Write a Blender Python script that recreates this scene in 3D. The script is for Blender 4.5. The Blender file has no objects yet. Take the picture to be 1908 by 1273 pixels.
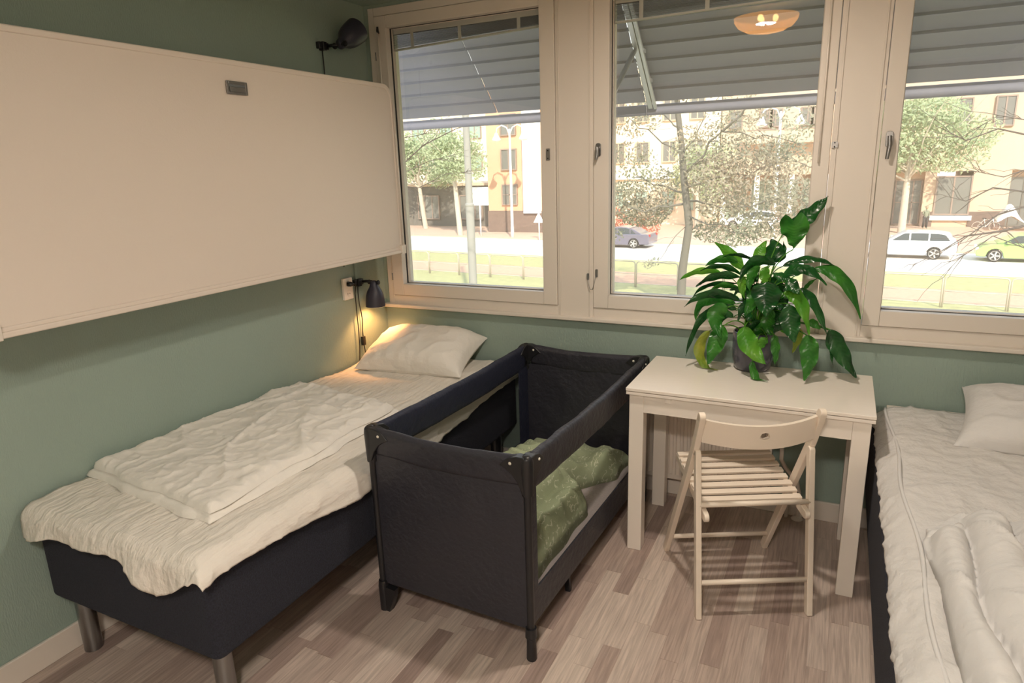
import bpy, bmesh, math, random
from mathutils import Vector, Matrix, noise
R_ = math.radians
scene = bpy.context.scene
COL = scene.collection
# ------------------------------------------------------------------ camera
FPX = 1240.544; YAW, PIT, ROL = -0.460547, -0.255617, -0.031265
CAM = Vector((2.351769, -3.105401, 1.622526))
fw_ = Vector((math.sin(YAW)*math.cos(PIT), math.cos(YAW)*math.cos(PIT), math.sin(PIT)))
r0 = Vector((math.cos(YAW), -math.sin(YAW), 0)); u0 = r0.cross(fw_)
rt_ = r0*math.cos(ROL) + u0*math.sin(ROL); up_ = -r0*math.sin(ROL) + u0*math.cos(ROL)
cd = bpy.data.cameras.new('camera'); cam = bpy.data.objects.new('camera', cd); COL.objects.link(cam)
cd.sensor_width = 36; cd.lens = FPX/1908*36; cd.clip_start = .05; cd.clip_end = 400
cam.matrix_world = Matrix(((rt_.x, up_.x, -fw_.x, CAM.x), (rt_.y, up_.y, -fw_.y, CAM.y), (rt_.z, up_.z, -fw_.z, CAM.z), (0, 0, 0, 1)))
scene.camera = cam
def at(u, v, ax, val):
    "point of the photograph on the world plane axis=val"
    d = fw_ + rt_*((u-954)/FPX) + up_*((636.5-v)/FPX)
    return CAM + d*((val-CAM[ax])/d[ax])
# ------------------------------------------------------------------ light and exposure
scene.view_settings.view_transform = 'Standard'; scene.view_settings.look = 'None'
scene.view_settings.gamma = 1; scene.view_settings.use_curve_mapping = False
scene.view_settings.exposure = 0.0
w = bpy.data.worlds.new('sky'); scene.world = w; w.use_nodes = True
nt = w.node_tree; bg = nt.nodes['Background']
tc = nt.nodes.new('ShaderNodeTexCoord'); sp = nt.nodes.new('ShaderNodeSeparateXYZ'); cr = nt.nodes.new('ShaderNodeValToRGB')
nt.links.new(tc.outputs['Generated'], sp.inputs[0]); nt.links.new(sp.outputs['Z'], cr.inputs[0]); nt.links.new(cr.outputs[0], bg.inputs[0])
cr.color_ramp.elements[0].position = 0.0; cr.color_ramp.elements[0].color = (1, .97, .9, 1)
cr.color_ramp.elements[1].position = .6; cr.color_ramp.elements[1].color = (.62, .78, 1, 1)
bg.inputs[1].default_value = 2.5
sd = bpy.data.lights.new('sun', 'SUN'); sd.energy = 7.6; sd.angle = R_(1.0); sd.color = (1, .93, .80)
so = bpy.data.objects.new('sun', sd); COL.objects.link(so)
so.rotation_euler = Vector((-.45, .72, -.62)).to_track_quat('-Z', 'Y').to_euler()
scene.cycles.use_denoising = True
scene.cycles.max_bounces = 10; scene.cycles.diffuse_bounces = 6; scene.cycles.transparent_max_bounces = 24
scene.cycles.caustics_reflective = False; scene.cycles.caustics_refractive = False
scene.cycles.sample_clamp_indirect = 6
LAMP_P = (1.88, -1.02); FILL_LAMP_P = (2.28, -3.55)  # second lamp is unseen, added to fill light from the camera side
LAMP_W = 31; FILL_LAMP_W = 90; WARM = (1, .975, .95)

# ------------------------------------------------------------------ materials
MATS = {}
def lin(c): return tuple(((x/255+.055)/1.055)**2.4 if x > 10 else x/255/12.92 for x in c) + (1,)
def mat(name, rgb, rough=.6, metal=0., bump=0., bscale=60., var=0., vscale=8., stretch=None, sheen=0., emit=None, es=0., coat=0.):
    m = bpy.data.materials.new(name); m.use_nodes = True; MATS[name] = m
    t = m.node_tree; b = t.nodes['Principled BSDF']; N = t.nodes.new; L = t.links.new
    c = lin(rgb)
    b.inputs['Base Color'].default_value = c; b.inputs['Roughness'].default_value = rough; b.inputs['Metallic'].default_value = metal
    if coat: b.inputs['Coat Weight'].default_value = coat; b.inputs['Coat Roughness'].default_value = .15
    if sheen: b.inputs['Sheen Weight'].default_value = sheen
    if emit: b.inputs['Emission Color'].default_value = lin(emit); b.inputs['Emission Strength'].default_value = es
    tcn = N('ShaderNodeTexCoord'); mp = N('ShaderNodeMapping'); L(tcn.outputs['Object'], mp.inputs[0])
    if stretch: mp.inputs['Scale'].default_value = stretch
    if var:
        n = N('ShaderNodeTexNoise'); n.inputs['Scale'].default_value = vscale; n.inputs['Detail'].default_value = 4
        L(mp.outputs[0], n.inputs[0])
        mx = N('ShaderNodeMixRGB'); mx.inputs[1].default_value = tuple(x*(1-var) for x in c[:3])+(1,); mx.inputs[2].default_value = tuple(min(1, x*(1+var)) for x in c[:3])+(1,)
        L(n.outputs[0], mx.inputs[0]); L(mx.outputs[0], b.inputs['Base Color'])
    if bump:
        n = N('ShaderNodeTexNoise'); n.inputs['Scale'].default_value = bscale; n.inputs['Detail'].default_value = 5
        L(mp.outputs[0], n.inputs[0]); bp = N('ShaderNodeBump'); bp.inputs['Strength'].default_value = bump; bp.inputs['Distance'].default_value = .01
        L(n.outputs[0], bp.inputs['Height']); L(bp.outputs[0], b.inputs['Normal'])
    return m
mat('green_wall', (143, 161, 151), .75, bump=.25, bscale=220, var=.04, vscale=3, stretch=(1, 1, .25))
mat('white_board', (220, 209, 198), .5, bump=.08, bscale=150)
mat('white_trim', (216, 208, 198), .42, bump=.05, bscale=40)
mat('white_paint', (232, 224, 214), .24, bump=.04, bscale=30)
mat('chair_paint', (232, 219, 203), .38, bump=.05, bscale=60)
mat('sheet', (224, 218, 209), .9, bump=1.0, bscale=30, stretch=(1.7, .3, 1))
mat('duvet', (228, 224, 217), .9, bump=.9, bscale=15)
mat('sheet_grey_dimmed', (206, 203, 200), .9, bump=1.0, bscale=26, stretch=(1, .8, 1))  # cooler grey cloth, colour also lowered for the lens vignetting at this edge
mat('duvet_grey_dimmed', (208, 206, 204), .9, bump=.9, bscale=15)  # greyer bedding with the vignette's dimming put into its colour
mat('bed_fabric', (38, 40, 52), .95, bump=.8, bscale=300, var=.8, vscale=170)
mat('cot_fabric', (45, 45, 53), .45, bump=.45, bscale=40, var=.12, vscale=30)
mat('cot_navy', (29, 33, 52), .6, bump=.5, bscale=40, var=.12, vscale=30)
mat('black_plastic', (30, 30, 33), .35)
mat('black_metal', (26, 26, 30), .4, metal=.3)
mat('chrome', (150, 150, 150), .3, metal=1., bump=.05, bscale=300)
mat('rivet', (225, 220, 205), .4)
mat('lamp_metal', (46, 46, 60), .45)
mat('lamp_inner', (235, 225, 205), .5)
mat('black_cable', (22, 22, 24), .5)
mat('socket', (236, 230, 220), .35)
mat('dark', (14, 14, 15), .7)
mat('gap_shade', (40, 40, 40), .8)  # near-black tone standing for shade between the two sashes
mat('mattress_grey', (178, 168, 166), .9, bump=.3, bscale=90)
mat('blind', (108, 112, 114), .5)
mat('blind_white', (170, 172, 165), .5)
mat('pot', (66, 66, 78), .18, coat=.5)
mat('soil', (38, 28, 20), .95, bump=.8, bscale=80)
mat('radiator', (222, 213, 202), .4)
mat('awning_slat', (122, 122, 136), .6, var=.06, vscale=6, stretch=(.3, 4, 4))
mat('awning_metal', (172, 172, 178), .35, metal=.7)
mat('bulb', (255, 220, 170), .5, emit=(255, 205, 140), es=30)
# exterior
mat('grass', (168, 162, 112), .95, bump=.8, bscale=30, var=.3, vscale=3)
mat('gravel', (196, 156, 128), .95, bump=.5, bscale=20, var=.3, vscale=6)
mat('asphalt', (214, 204, 194), .9, var=.05, vscale=.7)
mat('paving', (200, 168, 146), .9, var=.08, vscale=2, stretch=(.2, 3, 1))
mat('stucco_orange', (216, 168, 136), .9, var=.07, vscale=1.2)
mat('stucco_cream', (236, 222, 194), .9, var=.05, vscale=1)
mat('stucco_tan', (206, 180, 154), .9, var=.06, vscale=1.2)
mat('stone_dark', (120, 100, 90), .9, var=.35, vscale=6)
mat('brick_dark', (112, 106, 98), .9, var=.2, vscale=3)
mat('ext_white', (240, 236, 226), .8)
mat('ext_frame', (150, 130, 118), .7)
mat('ext_glass', (120, 118, 112), .15)
mat('ext_glass_green', (156, 176, 162), .2)
mat('bark', (104, 98, 90), .95, bump=.6, bscale=20, var=.2, vscale=8)
mat('bark_pale', (190, 178, 160), .95, var=.2, vscale=5)
mat('twig', (84, 72, 66), .9)
mat('concrete_pole', (150, 146, 140), .8, var=.06, vscale=5)
mat('fence_paint', (186, 176, 162), .6)
mat('car_white', (238, 236, 232), .25, coat=.8)
mat('car_green', (160, 190, 110), .3, coat=.8)
mat('car_blue', (104, 98, 112), .3, coat=.8)
mat('car_glass', (74, 80, 84), .12)
mat('tyre', (46, 42, 40), .9)
mat('rim', (210, 202, 192), .35, metal=.4)
mat('tail_red', (170, 40, 36), .4)
mat('jacket', (134, 138, 118), .9)
mat('trousers', (70, 64, 64), .9)
mat('skin', (206, 158, 130), .7)
mat('hair', (190, 176, 150), .9)

def leafmat(name, a, b_, rough=.35, trans=.35, sc=3.):
    m = bpy.data.materials.new(name); m.use_nodes = True; MATS[name] = m
    t = m.node_tree; N = t.nodes.new; L = t.links.new; b = t.nodes['Principled BSDF']; out = t.nodes['Material Output']
    tcn = N('ShaderNodeTexCoord'); n = N('ShaderNodeTexNoise'); n.inputs['Scale'].default_value = sc; L(tcn.outputs['Object'], n.inputs[0])
    r = N('ShaderNodeValToRGB'); r.color_ramp.elements[0].position = .35; r.color_ramp.elements[1].position = .65
    r.color_ramp.elements[0].color = lin(a); r.color_ramp.elements[1].color = lin(b_)
    L(n.outputs[0], r.inputs[0]); L(r.outputs[0], b.inputs['Base Color']); b.inputs['Roughness'].default_value = rough
    tr = N('ShaderNodeBsdfTranslucent'); mx = N('ShaderNodeMixShader'); mx.inputs[0].default_value = trans
    L(r.outputs[0], tr.inputs[0]); L(b.outputs[0], mx.inputs[1]); L(tr.outputs[0], mx.inputs[2]); L(mx.outputs[0], out.inputs[0])
    return m
leafmat('lily_dark', (18, 62, 26), (34, 92, 38), .24, .25, 14)
leafmat('lily_mid', (38, 104, 34), (62, 130, 44), .28, .35, 14)
leafmat('lily_bright', (78, 150, 40), (112, 172, 56), .32, .45, 14)
leafmat('lily_yellow', (120, 150, 50), (176, 176, 74), .4, .45, 14)
leafmat('oak_leaf', (124, 130, 108), (160, 142, 122), .8, .2, .5)
leafmat('tree_leaf', (160, 174, 136), (196, 204, 166), .7, .4, .5)
leafmat('red_leaf', (190, 110, 90), (210, 140, 110), .7, .4, .5)

def glassmat(name, tint, refl_scale=1., haze=.0):
    m = bpy.data.materials.new(name); m.use_nodes = True; MATS[name] = m
    t = m.node_tree; t.nodes.clear(); N = t.nodes.new; L = t.links.new
    out = N('ShaderNodeOutputMaterial'); tr = N('ShaderNodeBsdfTransparent'); tr.inputs[0].default_value = tint
    g = N('ShaderNodeBsdfGlossy'); g.inputs['Roughness'].default_value = .0
    fr = N('ShaderNodeFresnel'); fr.inputs['IOR'].default_value = 1.5
    ml = N('ShaderNodeMath'); ml.operation = 'MULTIPLY'; ml.inputs[1].default_value = refl_scale; L(fr.outputs[0], ml.inputs[0])
    mx = N('ShaderNodeMixShader'); L(ml.outputs[0], mx.inputs[0]); L(tr.outputs[0], mx.inputs[1]); L(g.outputs[0], mx.inputs[2])
    last = mx
    if haze:
        df = N('ShaderNodeBsdfDiffuse'); df.inputs[0].default_value = (.9, .88, .82, 1); tl = N('ShaderNodeBsdfTranslucent'); tl.inputs[0].default_value = (1, .98, .94, 1)
        ad = N('ShaderNodeMixShader'); L(df.outputs[0], ad.inputs[1]); L(tl.outputs[0], ad.inputs[2])
        m2 = N('ShaderNodeMixShader'); m2.inputs[0].default_value = haze; L(mx.outputs[0], m2.inputs[1]); L(ad.outputs[0], m2.inputs[2]); last = m2
    L(last.outputs[0], out.inputs[0]); return m
glassmat('pane', (.97, .98, .97, 1), 1.2, .09)
def meshmat():
    m = bpy.data.materials.new('cot_mesh'); m.use_nodes = True; MATS['cot_mesh'] = m
    t = m.node_tree; t.nodes.clear(); N = t.nodes.new; L = t.links.new
    out = N('ShaderNodeOutputMaterial'); tr = N('ShaderNodeBsdfTransparent'); df = N('ShaderNodeBsdfDiffuse'); df.inputs[0].default_value = (.02, .02, .025, 1)
    mx = N('ShaderNodeMixShader'); mx.inputs[0].default_value = .13
    L(tr.outputs[0], mx.inputs[1]); L(df.outputs[0], mx.inputs[2]); L(mx.outputs[0], out.inputs[0])
meshmat()
def floormat():
    m = bpy.data.materials.new('laminate'); m.use_nodes = True; MATS['laminate'] = m
    t = m.node_tree; N = t.nodes.new; L = t.links.new; b = t.nodes['Principled BSDF']
    tcn = N('ShaderNodeTexCoord'); s = N('ShaderNodeSeparateXYZ'); L(tcn.outputs['Object'], s.inputs[0])
    def M(op, a, b2=None, c=None):
        n = N('ShaderNodeMath'); n.operation = op
        for i, x in enumerate((a, b2, c)):
            if x is None: continue
            if isinstance(x, (int, float)): n.inputs[i].default_value = x
            else: L(x, n.inputs[i])
        return n.outputs[0]
    xs = M('DIVIDE', s.outputs['X'], .064); ix = M('FLOOR', xs); fx = M('FRACT', xs)
    wn = N('ShaderNodeTexWhiteNoise'); wn.noise_dimensions = '1D'; L(ix, wn.inputs['W'])
    ys = M('ADD', M('DIVIDE', s.outputs['Y'], .43), M('MULTIPLY', wn.outputs['Value'], 7.3)); iy = M('FLOOR', ys); fy = M('FRACT', ys)
    cb = N('ShaderNodeCombineXYZ'); L(ix, cb.inputs[0]); L(iy, cb.inputs[1])
    w2 = N('ShaderNodeTexWhiteNoise'); w2.noise_dimensions = '2D'; L(cb.outputs[0], w2.inputs['Vector'])
    r = N('ShaderNodeValToRGB'); e = r.color_ramp.elements
    e[0].position = 0; e[0].color = lin((152, 132, 124)); e[1].position = 1; e[1].color = lin((204, 188, 176))
    for p, c in ((.25, (172, 152, 142)), (.5, (184, 166, 155)), (.75, (193, 176, 165))): x = e.new(p); x.color = lin(c)
    L(w2.outputs['Value'], r.inputs[0])
    # grain: noise stretched along the board, shifted per block
    sh = N('ShaderNodeCombineXYZ'); L(M('MULTIPLY', s.outputs['X'], 130), sh.inputs[0]); L(M('ADD', M('MULTIPLY', s.outputs['Y'], 6), M('MULTIPLY', w2.outputs['Value'], 60)), sh.inputs[1]); L(M('MULTIPLY', w2.outputs['Value'], 40), sh.inputs[2])
    g = N('ShaderNodeTexNoise'); g.inputs['Scale'].default_value = 1; g.inputs['Detail'].default_value = 5; g.inputs['Distortion'].default_value = .6; L(sh.outputs[0], g.inputs[0])
    gr = N('ShaderNodeMapRange'); gr.inputs[1].default_value = .3; gr.inputs[2].default_value = .7; gr.inputs[3].default_value = .74; gr.inputs[4].default_value = 1.14; L(g.outputs[0], gr.inputs[0])
    mm = N('ShaderNodeMixRGB'); mm.blend_type = 'MULTIPLY'; mm.inputs[0].default_value = 1; L(r.outputs[0], mm.inputs[1]); L(gr.outputs[0], mm.inputs[2])
    # joints: thin dark between strips and butt ends
    jx = M('LESS_THAN', fx, .018); jy = M('LESS_THAN', fy, .005); j = M('MAXIMUM', jx, jy)
    m2 = N('ShaderNodeMixRGB'); m2.blend_type = 'MULTIPLY'; m2.inputs[2].default_value = (.78, .74, .72, 1); L(j, m2.inputs[0]); L(mm.outputs[0], m2.inputs[1])
    L(m2.outputs[0], b.inputs['Base Color']); b.inputs['Roughness'].default_value = .42
    bp = N('ShaderNodeBump'); bp.inputs['Strength'].default_value = .08; bp.inputs['Distance'].default_value = .002; L(g.outputs[0], bp.inputs['Height']); L(bp.outputs[0], b.inputs['Normal'])
floormat()
def quiltmat():
    m = bpy.data.materials.new('fern_print'); m.use_nodes = True; MATS['fern_print'] = m
    t = m.node_tree; N = t.nodes.new; L = t.links.new; b = t.nodes['Principled BSDF']
    tcn = N('ShaderNodeTexCoord')
    n1 = N('ShaderNodeTexNoise'); n1.inputs['Scale'].default_value = 9; L(tcn.outputs['Object'], n1.inputs[0])
    wv = N('ShaderNodeTexWave'); wv.inputs['Scale'].default_value = 16; wv.inputs['Distortion'].default_value = 9; wv.inputs['Detail'].default_value = 3; wv.inputs['Detail Scale'].default_value = 2.2; L(tcn.outputs['Object'], wv.inputs[0])
    r1 = N('ShaderNodeValToRGB'); r1.color_ramp.elements[0].position = .86; r1.color_ramp.elements[1].position = .93; L(wv.outputs[0], r1.inputs[0])
    vo = N('ShaderNodeTexNoise'); vo.inputs['Scale'].default_value = 24; L(tcn.outputs['Object'], vo.inputs[0])
    r2 = N('ShaderNodeValToRGB'); r2.color_ramp.elements[0].position = .47; r2.color_ramp.elements[1].position = .55; L(vo.outputs[0], r2.inputs[0])
    mu = N('ShaderNodeMath'); mu.operation = 'MULTIPLY'; L(r1.outputs[0], mu.inputs[0]); L(r2.outputs[0], mu.inputs[1])
    a = N('ShaderNodeMixRGB'); a.inputs[1].default_value = lin((160, 174, 140)); a.inputs[2].default_value = lin((180, 190, 156)); L(n1.outputs[0], a.inputs[0])
    c = N('ShaderNodeMixRGB'); c.inputs[2].default_value = lin((222, 226, 196)); L(mu.outputs[0], c.inputs[0]); L(a.outputs[0], c.inputs[1])
    L(c.outputs[0], b.inputs['Base Color']); b.inputs['Roughness'].default_value = .9
    bp = N('ShaderNodeBump'); bp.inputs['Strength'].default_value = .4; bp.inputs['Distance'].default_value = .01; n3 = N('ShaderNodeTexNoise'); n3.inputs['Scale'].default_value = 35; L(tcn.outputs['Object'], n3.inputs[0]); L(n3.outputs[0], bp.inputs['Height']); L(bp.outputs[0], b.inputs['Normal'])
quiltmat()

# ------------------------------------------------------------------ helpers
def tag(o, label=None, cat=None, group=None, kind=None):
    if label: o['label'] = label
    if cat: o['category'] = cat
    if group: o['group'] = group
    if kind: o['kind'] = kind
    return o
def thing(name, loc, label=None, cat=None, group=None, rz=0, kind=None):
    o = bpy.data.objects.new(name, None); o.empty_display_size = .1; COL.objects.link(o)
    o.location = loc; o.rotation_euler = (0, 0, rz); return tag(o, label, cat, group, kind)
class MB:
    def __init__(s): s.v = []; s.f = []
    def add(s, vs, fs):
        n = len(s.v); s.v += [tuple(x) for x in vs]; s.f += [tuple(i+n for i in f) for f in fs]; return s
    def box(s, a, b, M=None):
        x0, y0, z0 = a; x1, y1, z1 = b
        vs = [Vector(p) for p in ((x0,y0,z0),(x1,y0,z0),(x1,y1,z0),(x0,y1,z0),(x0,y0,z1),(x1,y0,z1),(x1,y1,z1),(x0,y1,z1))]
        if M: vs = [M @ p for p in vs]
        return s.add(vs, [(0,3,2,1),(4,5,6,7),(0,1,5,4),(1,2,6,5),(2,3,7,6),(3,0,4,7)])
    def bar(s, p, q, wx, wy, side=(1, 0, 0)):
        "rectangular bar from p to q, wx wide along side, wy across"
        p, q = Vector(p), Vector(q); d = (q-p).normalized(); sx = Vector(side); sx = (sx - d*sx.dot(d)).normalized(); sy = d.cross(sx)
        vs = []
        for o in (p, q):
            for a, b in ((-1,-1),(1,-1),(1,1),(-1,1)): vs.append(o + sx*a*wx/2 + sy*b*wy/2)
        return s.add(vs, [(0,3,2,1),(4,5,6,7),(0,1,5,4),(1,2,6,5),(2,3,7,6),(3,0,4,7)])
    def tube(s, pts, r, n=12, cap=True):
        pts = [Vector(p) for p in pts]; rs = r if isinstance(r, (list, tuple)) else [r]*len(pts)
        ref = None; rings = []
        for i, p in enumerate(pts):
            d = ((pts[min(i+1, len(pts)-1)] - pts[max(i-1, 0)])).normalized()
            if ref is None: ref = d.orthogonal().normalized()
            ref = (ref - d*ref.dot(d))
            ref = ref.normalized() if ref.length > 1e-5 else d.orthogonal().normalized()
            b = d.cross(ref); rings.append([p + (ref*math.cos(2*math.pi*k/n) + b*math.sin(2*math.pi*k/n))*rs[i] for k in range(n)])
        vs = [v for rg in rings for v in rg]; fs = []
        for i in range(len(pts)-1):
            for k in range(n): fs.append((i*n+k, i*n+(k+1) % n, (i+1)*n+(k+1) % n, (i+1)*n+k))
        if cap: fs.append(tuple(range(n))[::-1]); fs.append(tuple((len(pts)-1)*n+k for k in range(n)))
        return s.add(vs, fs)
    def lathe(s, prof, n=32, M=None):
        "profile of (r, z) about z"
        vs = [Vector((r*math.cos(2*math.pi*k/n), r*math.sin(2*math.pi*k/n), z)) for r, z in prof for k in range(n)]
        if M: vs = [M @ v for v in vs]
        fs = [(i*n+k, i*n+(k+1) % n, (i+1)*n+(k+1) % n, (i+1)*n+k) for i in range(len(prof)-1) for k in range(n)]
        return s.add(vs, fs)
    def prism(s, poly, h0, h1, M=None):
        "polygon in xy extruded z h0..h1"
        n = len(poly); vs = [Vector((x, y, h)) for h in (h0, h1) for x, y in poly]
        if M: vs = [M @ v for v in vs]
        return s.add(vs, [tuple(range(n))[::-1], tuple(range(n, 2*n))] + [(k, (k+1) % n, n+(k+1) % n, n+k) for k in range(n)])
    def grid(s, fn, nu, nv, flip=False):
        vs = [fn(i/nu, j/nv) for j in range(nv+1) for i in range(nu+1)]; W = nu+1
        fs = [(j*W+i, j*W+i+1, (j+1)*W+i+1, (j+1)*W+i) for j in range(nv) for i in range(nu)]
        if flip: fs = [f[::-1] for f in fs]
        return s.add(vs, fs)
    def build(s, name, m, parent=None, smooth=False, bevel=0., seg=2, sub=0, solid=0., loc=None, auto=None):
        me = bpy.data.meshes.new(name); me.from_pydata([tuple(v) for v in s.v], [], s.f)
        bm = bmesh.new(); bm.from_mesh(me); bmesh.ops.recalc_face_normals(bm, faces=bm.faces); bm.to_mesh(me); bm.free()
        me.materials.append(MATS[m]); o = bpy.data.objects.new(name, me); COL.objects.link(o)
        if smooth: me.polygons.foreach_set('use_smooth', [True]*len(me.polygons))
        if smooth and auto:
            bm = bmesh.new(); bm.from_mesh(me)
            for e in bm.edges:
                if len(e.link_faces) == 2 and e.calc_face_angle() > R_(auto): e.smooth = False
            bm.to_mesh(me); bm.free()
        if parent: o.parent = parent
        if bevel:
            b = o.modifiers.new('bevel', 'BEVEL'); b.width = bevel; b.segments = seg; b.limit_method = 'ANGLE'
            if not smooth:
                me.polygons.foreach_set('use_smooth', [True]*len(me.polygons)); b.harden_normals = True
        if sub: b = o.modifiers.new('sub', 'SUBSURF'); b.levels = b.render_levels = sub
        if solid: b = o.modifiers.new('solid', 'SOLIDIFY'); b.thickness = solid; b.offset = 0
        if loc is not None: o.location = loc
        return o
def struct(o): o['kind'] = 'structure'; return o
def rrect(x0, y0, x1, y1, r, n=6):
    out = []
    for cx, cy, a in ((x1-r, y1-r, 0), (x0+r, y1-r, 90), (x0+r, y0+r, 180), (x1-r, y0+r, 270)):
        for k in range(n+1):
            t = R_(a + 90*k/n); out.append((cx+r*math.cos(t), cy+r*math.sin(t)))
    return out
def nz(x, y, z=0., s=1.): return noise.noise(Vector((x*s, y*s, z)))
def crease(x, y, seed, s, k=3):
    "ridge lines of a cloth: 0..1"
    wx = x + .25/s*nz(x, y, seed+5, s*1.3); wy = y + .25/s*nz(x, y, seed+9, s*1.3)
    return (1-min(1, abs(nz(wx, wy, seed, s))*2.4))**k
def smoothstep(a, b, x):
    t = max(0, min(1, (x-a)/(b-a))); return t*t*(3-2*t)
def bez(a, b, c, t): return a*(1-t)**2 + b*2*t*(1-t) + c*t*t

# ------------------------------------------------------------------ room shell
RX, RY, CZ = 3.52, -4.4, 2.462
struct(MB().box((-.2, RY-.2, -.15), (RX+.2, .25, 0)).build('floor', 'laminate'))
struct(MB().box((-.2, RY-.2, CZ), (RX+.2, .25, CZ+.3)).build('ceiling', 'green_wall'))
struct(MB().box((-.2, RY-.2, 0), (0, .25, CZ)).build('wall_left', 'green_wall'))
struct(MB().box((RX, RY-.2, 0), (RX+.2, .25, CZ)).build('wall_right', 'white_trim'))
struct(MB().box((0, RY-.2, 0), (RX, RY, CZ)).build('wall_back', 'white_trim'))
wb = MB().box((0, 0, 0), (RX, .25, .862)).box((0, 0, .862), (.03, .25, CZ)).box((.03, .0, 2.445), (RX, .25, CZ)).box((3.50, 0, .862), (RX, .25, 2.445))
struct(wb.build('wall_window', 'green_wall'))
struct(MB().box((0, RY, 0), (.014, -.014, .095)).build('baseboard_left', 'white_trim', bevel=.004))
struct(MB().box((.014, -.014, 0), (RX, 0, .095)).build('baseboard_window', 'white_trim', bevel=.004))
# casing of the window band
OPEN = [(.14, 1.006), (1.35, 2.222), (2.527, 3.44)]; SASH = [(.068, 1.082), (1.275, 2.285), (2.463, 3.50)]
ZB, ZT, SB, ST = 1.0, 2.344, .935, 2.402
c = MB()
c.box((.03, -.006, .88), (.066, .2, 2.445))
c.box((1.084, -.006, .88), (1.273, .2, 2.445)); c.box((2.287, -.006, .88), (2.461, .2, 2.445))
for a, b in SASH: c.box((a-.002, -.004, .88), (b+.002, .2, SB-.002)); c.box((a-.002, -.006, ST+.002), (b+.002, .2, 2.445))
struct(c.build('trim_1', 'white_trim', bevel=.002))
struct(MB().box((.0, -.034, .864), (RX, .03, .884)).build('trim_2', 'white_trim', bevel=.005))
mv = MB()
for x in (1.10, 1.255, 2.305, 2.445): mv.box((x-.003, -.011, .884), (x+.003, -.006, 2.445))
struct(mv.build('trim_3', 'white_trim', bevel=.001))
def ringframe(mb, x0, x1, z0, z1, X0, X1, Z0, Z1, y0, y1):
    "rectangular frame between outer x0..z1 and opening X0..Z1"
    mb.box((x0, y0, z0), (X0, y1, z1)); mb.box((X1, y0, z0), (x1, y1, z1))
    mb.box((X0, y0, z0), (X1, y1, Z0)); mb.box((X0, y0, Z1), (X1, y1, z1))
WINS = []
for i in range(3):
    (a, b), (X0, X1) = SASH[i], OPEN[i]
    win = thing('window_%d' % (i+1), ((a+b)/2, 0, SB), kind='structure'); WINS.append(win)
    P = Matrix.Translation((-(a+b)/2, 0, -SB))
    def loc(mb): mb.v = [tuple(P @ Vector(v)) for v in mb.v]; return mb
    s1 = MB(); ringframe(s1, a, b, SB, ST, X0, X1, ZB, ZT, -.012, .028); loc(s1).build('inner_sash', 'white_trim', win, bevel=.003)
    s2 = MB(); ringframe(s2, a+.015, b-.015, SB+.01, ST-.01, X0+.004, X1-.004, ZB+.004, ZT-.004, .038, .088); loc(s2).build('outer_sash', 'white_trim', win, bevel=.003)
    s3 = MB(); ringframe(s3, X0-.02, X1+.02, ZB-.02, ZT+.02, X0+.001, X1-.001, ZB+.001, ZT-.001, .028, .038); loc(s3).build('gap_shade', 'gap_shade', win)  # dark ring filling the gap between sashes, painted as its shade
    g = MB().box((X0-.005, .058, ZB-.005), (X1+.005, .0585, ZT+.005)); loc(g).build('pane', 'pane', win)
# venetian blinds drawn up between the panes
def blind(x0, x1, tilt, label):
    t = thing('venetian_blind', ((x0+x1)/2, .047, 2.26), label, 'blind', 'drawn up blinds between the panes')
    L = x1-x0; h = L/2
    MB().box((-h, -.007, .055), (h, .008, .082)).build('head_rail', 'blind_white', t, bevel=.002)
    s = MB()
    for k in range(13):
        f = k/12
        zl, zr = .052 - f*.062, .052 - f*(.062-tilt)
        s.add([(-h, -.0075, zl), (h, -.0075, zr), (h, .0075, zr+.002), (-h, .0075, zl+.002), (-h, -.0075, zl-.0022), (h, -.0075, zr-.0022), (h, .0075, zr-.0002), (-h, .0075, zl-.0002)],
              [(0,1,2,3),(4,7,6,5),(0,4,5,1),(1,5,6,2),(2,6,7,3),(3,7,4,0)])
    s.build('slats', 'blind', t)
    b = MB(); zl, zr = -.017, -.017+tilt
    b.add([(-h, -.009, zl), (h, -.009, zr), (h, .009, zr), (-h, .009, zl), (-h, -.009, zl-.008), (h, -.009, zr-.008), (h, .009, zr-.008), (-h, .009, zl-.008)],
          [(0,1,2,3),(4,7,6,5),(0,4,5,1),(1,5,6,2),(2,6,7,3),(3,7,4,0)])
    b.build('bottom_rail', 'blind_white', t)
    for x in (-h*.72, -h*.05, h*.72):
        f = (x+h)/L
        MB().box((x-.009, -.0105, -.020+tilt*f), (x+.009, -.0085, .056)).build('ladder_tape', 'blind_white', t)
blind(.15, 1.0, .028, 'grey venetian blind drawn up askew in the window nearest the fold-up bed')
blind(1.36, 2.21, .012, 'grey venetian blind drawn up at top of the middle window')
blind(2.54, 3.43, 0., 'grey venetian blind drawn up at top of the window by the right bed')
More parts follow.
